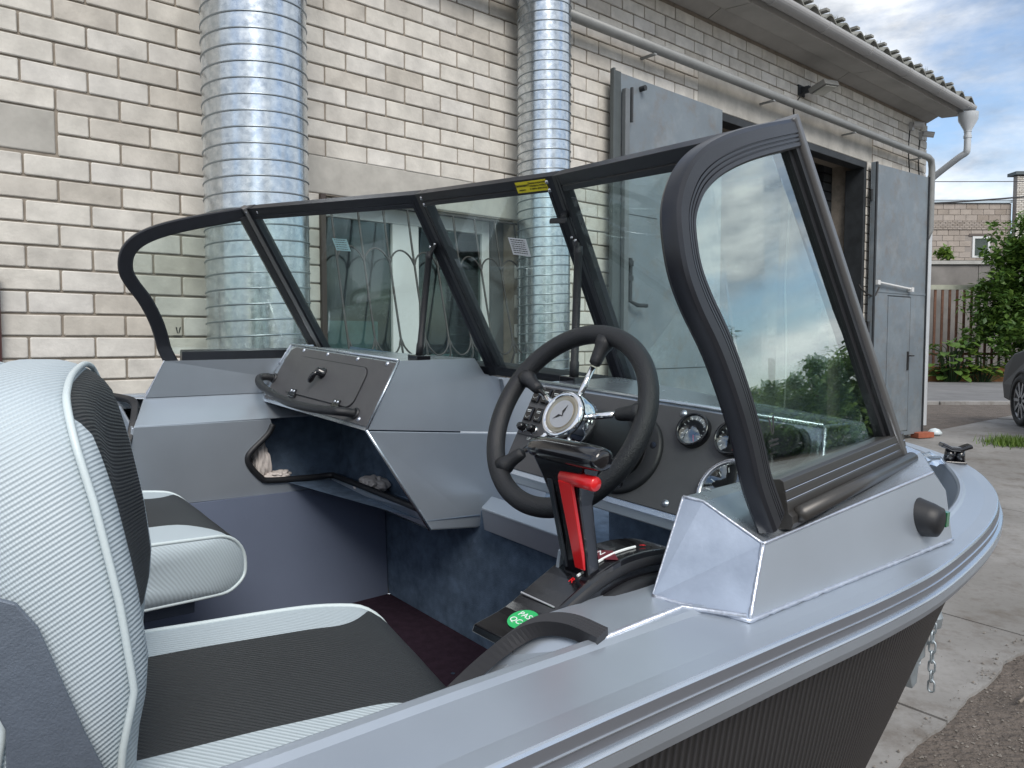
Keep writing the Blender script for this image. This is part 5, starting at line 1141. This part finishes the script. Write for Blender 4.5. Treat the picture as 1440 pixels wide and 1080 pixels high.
paper('inspection_label', .485, .235, .026, .019, -.10, mat('pale_blue_paper', (.62, .82, .86), .6, var=.1, vscale=20), 'p', 5)
paper('inspection_label', .62, .29, .029, .022, -.12, mat('white_paper', (.85, .86, .88), .6), 'c', 7)

# ------------------------------------------------------------------ steering wheel
TW = .488; WC = Z((.9006, -.527, -.1826)); we1 = Vector((0, 1, 0)); we2 = Vector((math.sin(TW), 0, math.cos(TW))); wn = Vector((-math.cos(TW), 0, math.sin(TW)))
def WP(a, r, h=0): return WC + (we2*math.cos(R(a)) + we1*math.sin(R(a)))*r + wn*h
g = G(); g.tube([WP(a*3, .155) for a in range(120)], .0163, 20, closed=True, up=wn); rim = g.build('steering_wheel', LEATHER, boat, smooth=True)
for a in (-6, 66, 138, 210, 282):
    g = G(); g.tube([WP(a, .148), WP(a, .136), WP(a, .128), WP(a, .120), WP(a, .108, -.001), WP(a, .101, -.001), WP(a, .099, -.001)], [.017, .0158, .0125, .0115, .0108, .0095, .006], 16, up=wn); g.build('spoke_sleeve', LEATHER, rim, smooth=True)
    g = G(); g.tube([WP(a, .095, -.001), WP(a, .025, -.004)], .0052, 12, up=wn); g.build('spoke', CHROME, rim, smooth=True)
g = G(); g.lathe(WC, wn, [(.036, -.030), (.044, -.028), (.0445, -.012), (.044, .006), (.041, .014), (.037, .018), (.034, .0165), (.0325, .0155)], 48); hub = g.build('wheel_hub', CHROME, rim, smooth=True)
g = G(); g.lathe(WC, wn, [(.0325, .0155), (.029, .0175), (.0265, .0158), (.024, .0152)], 48); g.build('hub_ring', mat('champagne_ring', (.42, .38, .30), .3, .9), rim, smooth=True)
g = G(); g.cyl(WC+wn*.0135, wn, .0242, .002, 40); g.build('hub_badge', mat('brushed_badge', (.62, .62, .62), .35, .9, bump=.2, bscale=300), rim)
# winged emblem
bx_ = (-we1*math.cos(.9)+we2*math.sin(.9)); by_ = wn.cross(bx_); q = WC+wn*.0157; g = G()
for sg in (-1, 1):
    g.plate([q+by_*-.003*1+bx_*sg*.0012, q+bx_*sg*.004+by_*.003, q+bx_*sg*.0175+by_*.0046, q+bx_*sg*.012+by_*.0022, q+bx_*sg*.010+by_*.0006, q+bx_*sg*.006-by_*.0008], wn*.0005)
    g.plate([q+bx_*sg*.001-by_*.006, q+bx_*sg*.0035-by_*.0005, q+bx_*sg*.0022-by_*.0002, q+bx_*sg*.0-by_*.004], wn*.0006)
g.build('winged_emblem', BLACKP, rim)
g = G(); g.lathe(WC-wn*.028, -wn, [(.034, -.002), (.036, .010), (.042, .030), (.048, .050), (.055, .072), (.058, .12), (.0, .12)], 40); g.build('steering_column', RUBBER, boat, smooth=True)
cfl = WC-wn*.118; 
g = G(); cc = Z(panelP(-.545, .55))+PN*.004; g.lathe(cc, PN, [(.076, 0), (.076, .006), (.071, .009), (.05, .010)], 48); fln = g.build('column_flange', RUBBER, boat, smooth=True)
for a in (20, 110, 200, 290):
    g = G(); d = we1*math.cos(R(a)); e2_ = PN.cross(we1); g.cyl(cc+(we1*math.cos(R(a))+e2_*math.sin(R(a)))*.062+PN*.0085, PN, .006, .002, 16); g.build('bolt_hole', GLOSSB, fln)

# ------------------------------------------------------------------ engine throttle lever
def arc(t):  # profile of the control quadrant along the side deck
    P = [(.488, -.330), (.53, -.321), (.57, -.303), (.61, -.287), (.66, -.277), (.72, -.279), (.77, -.292), (.82, -.318)]
    return smoothpath([(a, 0, b) for a, b in P], 4)
A_ = arc(0); yN, yF = -.866, -.808
top = [Z((p.x, 0, p.z)) for p in A_]
g = G(); n = len(top); vv = []
for p in top: vv += [Vector((p.x, yF, p.z-.002)), Vector((p.x, yN, p.z)), Vector((p.x, yN-.004, p.z-.010)), Vector((p.x, yN-.004, p.z-.05 if p.x > .53 else p.z-.010-.0)), Vector((p.x, yF+.004, p.z-.04 if p.x > .53 else p.z-.012))]
g.add(vv, [(i*5+j, i*5+(j+1) % 5, (i+1)*5+(j+1) % 5, (i+1)*5+j) for i in range(n-1) for j in range(5)]+[[0, 1, 2, 3, 4], [(n-1)*5+j for j in (4, 3, 2, 1, 0)]])
th = g.build('throttle_quadrant', GLOSSB, boat, bevel=.0015)
def onq(x, y, h=.0006):
    for a, b in zip(top, top[1:]):
        if a.x <= x <= b.x: return Vector((x, y, a.lerp(b, (x-a.x)/(b.x-a.x)).z+h))
def tang(x): return (onq(x+.01, 0)-onq(x-.01, 0)).normalized()
g = G(); g.tube([onq(x/1000, yN+.002, -.012) for x in range(540, 815, 12)], .008, 8); g.tube([onq(x/1000, yN-.006, -.035) for x in range(600, 815, 12)], .010, 8); g.build('quadrant_flange', RUBBER, th, smooth=True)
g = G()
for (x0, x1, y0, y1) in ((.550, .5515, yF-.002, yN+.004),): g.plate([onq(x0, y0), onq(x0, y1), onq(x1, y1), onq(x1, y0)], (0, 0, .0006))
g.build('quadrant_line', mat('silver_line', (.5, .5, .52), .3, .8), th)
g = G(); L_ = [onq(x/1000, -.850, .0012) for x in range(596, 700, 8)]; g.tube(L_, .0016, 6); g.build('shift_line', WHITEP, th)
for x in (.588, .705):
    text('shift_letter', 'R' if x < .6 else 'F', .011, onq(x, -.850), (0, -1, 0), tang(x), REDP, th, lift=.0008)
text('shift_letter', 'N', .013, onq(.645, -.838), (0, -1, 0), tang(.645), WHITEP, th, lift=.0008)
g = G(); c_ = onq(.645, -.845, .0008); tt = tang(.645); g.plate([c_+tt*.014, c_+Vector((0, .020, 0)), c_-tt*.014, c_-Vector((0, .020, 0))], (0, 0, .0005)); g.build('neutral_mark', mat('dark_red_print', (.12, .01, .02), .3), th)
c_ = onq(.522, -.846, .0006); tt = tang(.522); g = G(); uu = Vector((0, -1, 0)); nn = uu.cross(tt); g.plate([c_+(uu*math.cos(R(a*12))+tt*math.sin(R(a*12)))*.0165 for a in range(30)], nn*.0004); stk = g.build('pass_sticker', GREENS, th)
text('sticker_text', 'PASS', .0105, c_+tt*.0052, uu, tt, WHITEP, stk, lift=.0008); text('sticker_text', 'QC-7', .0105, c_-tt*.0062, uu, tt, WHITEP, stk, lift=.0008)
# lever arm
top_c = Z((.573, -.845, -.160)); bot_c = onq(.612, -.843, .0)
lv = G(); 
def sec(c, ws_, wy): return [c+Vector((-ws_, -wy, 0)), c+Vector((ws_, -wy, 0)), c+Vector((ws_, wy, 0)), c+Vector((-ws_, wy, 0))]
rows = [sec(bot_c-Vector((0, .0, .01)), .010, .019), sec(bot_c.lerp(top_c, .3), .010, .0195), sec(bot_c.lerp(top_c, .62), .011, .0215), sec(bot_c.lerp(top_c, .84), .013, .029), sec(top_c, .013, .038)]
vv = [p for r_ in rows for p in r_]; lv.add(vv, [(i*4+j, i*4+(j+1) % 4, (i+1)*4+(j+1) % 4, (i+1)*4+j) for i in range(4) for j in range(4)]+[[3, 2, 1, 0], [16, 17, 18, 19]])
lev = lv.build('throttle_lever', GLOSSB, boat, bevel=.003)
hx = (Vector((.010, .10, -.012))).normalized(); h0 = Z((.566, -.905, -.151)); h1 = Z((.577, -.792, -.156))
g = G(); rows = []
for k, (u, r_) in enumerate(((-.002, .010), (0, .0135), (.006, .0150), (.03, .0160), (.085, .0155), (.108, .0135), (.114, .010))):
    c_ = h0.lerp(h1, u/.114); ring = []
    for i in range(20):
        a = 2*math.pi*i/20; ca, sa = math.cos(a), math.sin(a); ring.append(c_+Vector((ca*r_*1.05, 0, sa*r_*(.90 if sa > 0 else .72))))
    rows.append(ring)
vv = [p for r_ in rows for p in r_]; g.add(vv, [(i*20+j, i*20+(j+1) % 20, (i+1)*20+(j+1) % 20, (i+1)*20+j) for i in range(len(rows)-1) for j in range(20)]+[list(range(20))[::-1], list(range((len(rows)-1)*20, len(rows)*20))])
hd = g.build('lever_grip', GLOSSB, lev, smooth=True)
g = G(); a_ = bot_c.lerp(top_c, .0)+Vector((-.0105, -.009, .004)); b_ = bot_c.lerp(top_c, .84)+Vector((-.0145, -.013, 0))
g.plate([a_+Vector((0, -.007, 0)), a_+Vector((0, .007, 0)), b_+Vector((0, .0095, 0)), b_+Vector((0, -.0095, 0))], (-.005, 0, 0)); g.build('red_lever_strip', REDP, lev, bevel=.001)
g = G(); kk = bot_c.lerp(top_c, .84)+Vector((-.012, -.004, .003)); g.tube([kk, kk+Vector((-.003, -.048, .002)), kk+Vector((-.003, -.050, .002))], [.0072, .0078, .0068], 16); g.build('red_lock_trigger', REDP, lev, smooth=True)
g = G(); a_ = bot_c+Vector((-.0105, .014, 0)); b_ = bot_c.lerp(top_c, .82)+Vector((-.0125, .014, 0)); g.plate([a_+Vector((0, -.003, 0)), a_+Vector((0, .003, 0)), b_+Vector((0, .003, 0)), b_+Vector((0, -.003, 0))], (-.004, 0, 0)); g.build('lever_rib', mat('dark_grey_plastic', (.02, .025, .032), .25), lev, bevel=.001)
g = G(); q = bot_c+Vector((-.012, .034, -.03)); g.plate([q, q+Vector((.03, .006, 0)), q+Vector((.03, .002, .045)), q+Vector((.0, -.006, .045))], (0, -.005, 0)); g.build('quadrant_bracket', PAINT, lev, bevel=.001)
# ------------------------------------------------------------------ seats
def rbox(h, r, n=14):
    vv, ff = [], []; idx = {}
    def key(p): return tuple(round(x*1e5) for x in p)
    for ax in range(3):
        for sg in (-1, 1):
            base = [[None]*(n+1) for _ in range(n+1)]
            for i in range(n+1):
                for j in range(n+1):
                    # cluster samples near the edges
                    a = math.sin((i/n-.5)*math.pi); b = math.sin((j/n-.5)*math.pi); p = [0, 0, 0]; p[ax] = sg; p[(ax+1) % 3] = a; p[(ax+2) % 3] = b
                    q = Vector((p[0]*h[0], p[1]*h[1], p[2]*h[2])); inn_ = Vector([max(-(h[k]-r), min(h[k]-r, q[k])) for k in range(3)]); d = q-inn_
                    q = inn_+d.normalized()*r if d.length > 1e-9 else q
                    k_ = key(q)
                    if k_ not in idx: idx[k_] = len(vv); vv.append(q)
                    base[i][j] = idx[k_]
            for i in range(n):
                for j in range(n):
                    f_ = [base[i][j], base[i+1][j], base[i+1][j+1], base[i][j+1]]; f_ = list(dict.fromkeys(f_))
                    if len(f_) > 2: ff.append(f_)
    return vv, ff
def cush(p):
    x, y, z = p; y *= (1-.16*max(0, x/.27)**4)*(1-.06*max(0, -x/.27)**2)
    z += .010*(1-(x/.27)**2)*(1-(y/.24)**2) if p[2] > 0 else 0
    z -= .45*max(0, x-.08)**2
    if p[2] < 0: z += .018*(1+x/.27)*.5*min(1, -p[2]/.06)
    z += .0016*noise.noise(Vector((x*9, y*9, 1.7)))
    return Vector((x, y, z+.403))
def xf(z):
    K = [(.38, -.20), (.55, -.194), (.61, -.184), (.70, -.196), (.80, -.214), (.91, -.240), (.96, -.250)]
    for (a, b), (c, d) in zip(K, K[1:]):
        if z <= c: return b+(d-b)*max(0, (z-a)/(c-a))
    return K[-1][1]
def backf(p):
    x, y, z = p; zz = z*.94+.660; y *= 1-.16*max(0, z/.265)**3-.06*max(0, -z/.265)**2
    zz -= .04*(abs(y)/.235)**3*max(0, z/.265)
    # padded centre and bolsters
    y += .002*noise.noise(Vector((x*8, z*7, y*3)))
    if x > 0: x += .010*math.cos(y/.235*3.1)*(-1)*(1-(z/.27)**2)*.9+.004
    return Vector((xf(zz)-.062+.022+x+(y+.235)*.085, y, zz))
def make_seat():
    g = G(); g.cyl((0, 0, 0), (0, 0, 1), .14, .012, 32); g.cyl((0, 0, .012), (0, 0, 1), .045, .27, 24); g.box((-.17, -.15, .28), (.17, .15, .305)); 
    root = g.build('seat', BRACK, boat, bevel=.002)
    # side profile: flat top, full round front; soft edges to the side panels
    def prof(k):   # k along the loop, returns x, z at inset 0
        hx_, hz_ = .27, .074; r1 = .070; L = []
        for (cx, cz, r_, a0) in ((hx_-r1, hz_-r1, r1, 90), (hx_-.060, -hz_+.060, .060, 0), (-hx_+.04, -hz_+.04, .04, -90), (-hx_+.04, hz_-.04, .04, -180)):
            for i in range(9): a = R(a0-i*90/8); L.append((cx+math.cos(a)*r_, cz+math.sin(a)*r_))
        return L
    L = prof(0); Q = []
    for a, b in zip(L, L[1:]+L[:1]):
        a, b = Vector((a[0], 0, a[1])), Vector((b[0], 0, b[1])); m_ = max(1, int((b-a).length/.02)); Q += [a.lerp(b, i/m_) for i in range(m_)]
    cpt = Vector((0, 0, 0)); rows = []
    hy_ = .236
    for (y, ins) in [(-hy_+.0, 1.0), (-hy_-.008, .6), (-hy_-.006, .3), (-hy_, .075), (-hy_+.004, .030), (-hy_+.012, .010), (-hy_+.024, 0)]+[(-.212+.424*i/24, 0) for i in range(1, 24)]+[(hy_-.024, 0), (hy_-.012, .010), (hy_-.004, .030), (hy_, .075), (hy_+.006, .3), (hy_+.008, .6), (hy_, 1.0)]:
        rows.append([cush((p.x*(1-ins), y, p.z*(1-ins))) for p in Q])
    n = len(Q); g = G(); g.add([q for r_ in rows for q in r_], [(i*n+j, i*n+(j+1) % n, (i+1)*n+(j+1) % n, (i+1)*n+j) for i in range(len(rows)-1) for j in range(n)]); g.build('cushion', SEATC, root, smooth=True)
    for s in (1, -1):
        g = G(); g.tube([cush((p.x*.985, s*(hy_-.0035), p.z*.985)) for p in Q], .0040, 8, closed=True, up=(0, 1, 0)); g.build('cushion_piping', PIPING, root, smooth=True)
    v, f = rbox((.062, .235, .265), .052, 22); g = G(); g.add([backf(p) for p in v], f); g.build('backrest', BACKC, root, smooth=True)
    for xx in (.046, -.046):
        P = []; hy_, hz_, rr_ = .235, .265, .052
        for (cy, cz, a0) in ((hy_-rr_, hz_-rr_, 0), (-hy_+rr_, hz_-rr_, 90), (-hy_+rr_, -hz_+rr_, 180), (hy_-rr_, -hz_+rr_, 270)):
            for i in range(8): a = R(a0+i*90/7); P.append((xx, cy+math.cos(a)*(rr_*.87), cz+math.sin(a)*(rr_*.87)))
        Q = []
        for a, b in zip(P, P[1:]+P[:1]):
            m_ = max(1, int((Vector(a)-Vector(b)).length/.02)); Q += [Vector(a).lerp(Vector(b), i/m_) for i in range(m_)]
        g = G(); g.tube([backf(p) for p in Q], .0038, 8, closed=True, up=(1, 0, 0)); g.build('backrest_piping', PIPING, root, smooth=True)
    for s in (1, -1):
        P = [(-.33, .742), (-.285, .735), (-.258, .722), (-.242, .697), (-.207, .59), (-.190, .545), (-.150, .49), (-.02, .40), (-.02, .335), (-.20, .335), (-.27, .40), (-.268, .608), (-.30, .69), (-.34, .72)]
        g = G(); g.plate([(x, s*.243, z) for x, z in P], (0, s*.006, 0)); br = g.build('hinge_bracket', BRACK, root, bevel=.0015)
        g = G(); g.lathe((-.215, s*.250, .50), (0, s, 0), [(.044, 0), (.044, .004), (.036, .007), (0, .008)], 30); g.build('pivot_cover', BRACK, root, smooth=True)
    g = G(); g.tube([(.17, .02, .33), (.21, .02, .31), (.215, .02, .24), (.19, .02, .22)], .006, 8); g.build('swivel_lever', RUBBER, root, smooth=True)
    return root
seat = make_seat(); seat.location = (.415, -.450, 0); seat.rotation_euler = (0, 0, R(-12)); seat['label'] = "helmsman's two tone seat in the foreground, turned slightly to starboard"
s2 = copy_tree(seat, boat); s2.location = (.425, .455, 0); s2.rotation_euler = (0, 0, R(-3)); s2['label'] = 'passenger seat on the port side, mostly hidden by the seat in front'
# ------------------------------------------------------------------ rags in the cubby
def rag(c_, dims, seed, label):
    bm = bmesh.new(); bmesh.ops.create_icosphere(bm, subdivisions=5, radius=1)
    for v in bm.verts:
        p = v.co.copy(); n_ = noise.noise(p*1.3+Vector((seed, 0, 0)))*.35+abs(noise.noise(Vector((p.x*2.2+seed, p.y*2.2, p.z*.8))))*.45; p *= (1+n_-.15)
        v.co = Vector((p.x*dims[0], p.y*dims[1], p.z*dims[2]))
    me = bpy.data.meshes.new('rag'); bm.to_mesh(me); bm.free(); me.materials.append(CLOTH)
    for p in me.polygons: p.use_smooth = True
    o = link(bpy.data.objects.new('cotton_rag', me)); m4 = boat.matrix_world.copy(); m4.translation = boat.matrix_world @ Z(c_); o.matrix_world = m4; return tag(o, label, 'rag')
rag((.975, .845, -.515), (.030, .030, .062), 3, 'crumpled beige cotton rag hanging in the left corner of the open cubby')
rag((1.02, .83, -.560), (.045, .03, .012), 5, 'thin end of beige cloth lying on the cubby lip, left of the corner')
rag((1.235, .62, -.575), (.045, .055, .024), 8, 'bundled beige rag lying on the cubby shelf, right of the corner')
# ------------------------------------------------------------------ trailer
GALV = mat('galvanised_trailer', (.40, .45, .48), .42, .7, var=.2, vscale=18, rvar=.1)
tr0 = Vector((1.50, 2.78, 0)); 
tr = empty('boat_trailer', (tr0.x, tr0.y, -.09)); tr.rotation_euler = (0, 0, R(90)-math.atan2(BX.x, BX.y)); tag(tr, 'galvanised boat trailer under the hull, its coupling showing ahead of the bow', 'trailer')
g = G(); g.box((-4.2, -.035, .44), (-.02, .035, .52)); g.build('drawbar', GALV, tr, bevel=.005)
g = G(); g.box((-.16, -.045, .49), (-.02, .045, .58)); g.box((-.04, -.03, .52), (.12, .03, .58)); g.lathe((.12, 0, .51), (0, 0, 1), [(.0, 0), (.035, 0), (.04, .04), (.03, .075), (0, .08)], 20); cp_ = g.build('coupling', GALV, tr, bevel=.004)
g = G(); g.tube([(-.02, .0, .59), (.03, 0, .63), (.10, 0, .63)], .012, 8); g.build('coupling_handle', GALV, cp_)
g = G(); g.plate([(-.16, -.03, .44), (-.06, -.03, .44), (-.08, -.03, .36), (-.12, -.03, .35)], (0, .06, 0)); g.build('jockey_bracket', GALV, tr, bevel=.004)
for k, (sy) in enumerate((-.04, .05)):
    L_ = 7 if k == 0 else 6; x0 = -.03+.12*k
    for i in range(L_):
        z = .56-i*.036; g = G(); P = []
        for a in range(16):
            an = 2*math.pi*a/16; u = math.cos(an)*.011; w_ = math.sin(an)*.013+(.009 if math.sin(an) > 0 else -.009)
            P.append((x0+(u if i % 2 else 0)+.012*math.sin(i*.5)*k, sy-.02+(0 if i % 2 else u), z+w_))
        g.tube(P, .0035, 6, closed=True); g.build('chain_link', GALV, tr, smooth=True)
for s in (1, -1):
    g = G(); g.box((-4.6, s*.55-.03, .30), (-2.2, s*.55+.03, .37)); g.build('side_member', GALV, tr, bevel=.004)
    g = G(); g.lathe((-3.4, s*.88, .36), (0, s, 0), [(.15, 0), (.24, .0), (.27, .02), (.27, .13), (.24, .15), (.15, .15)], 32); wh = g.build('trailer_wheel', RUBBER, tr, smooth=True)
    g = G(); g.lathe((-3.4, s*.88, .36), (0, s, 0), [(0, .12), (.15, .13), (.16, .15)], 32); g.build('wheel_rim', GALV, wh, smooth=True)
g = G(); g.tube([(-3.4, -.88, .36), (-3.4, .88, .36)], .03, 10); g.build('axle', GALV, tr)
for x in (-2.3, -3.8):
    g = G(); g.box((x, -.55, .30), (x+.06, .55, .36)); g.build('cross_member', GALV, tr, bevel=.004)
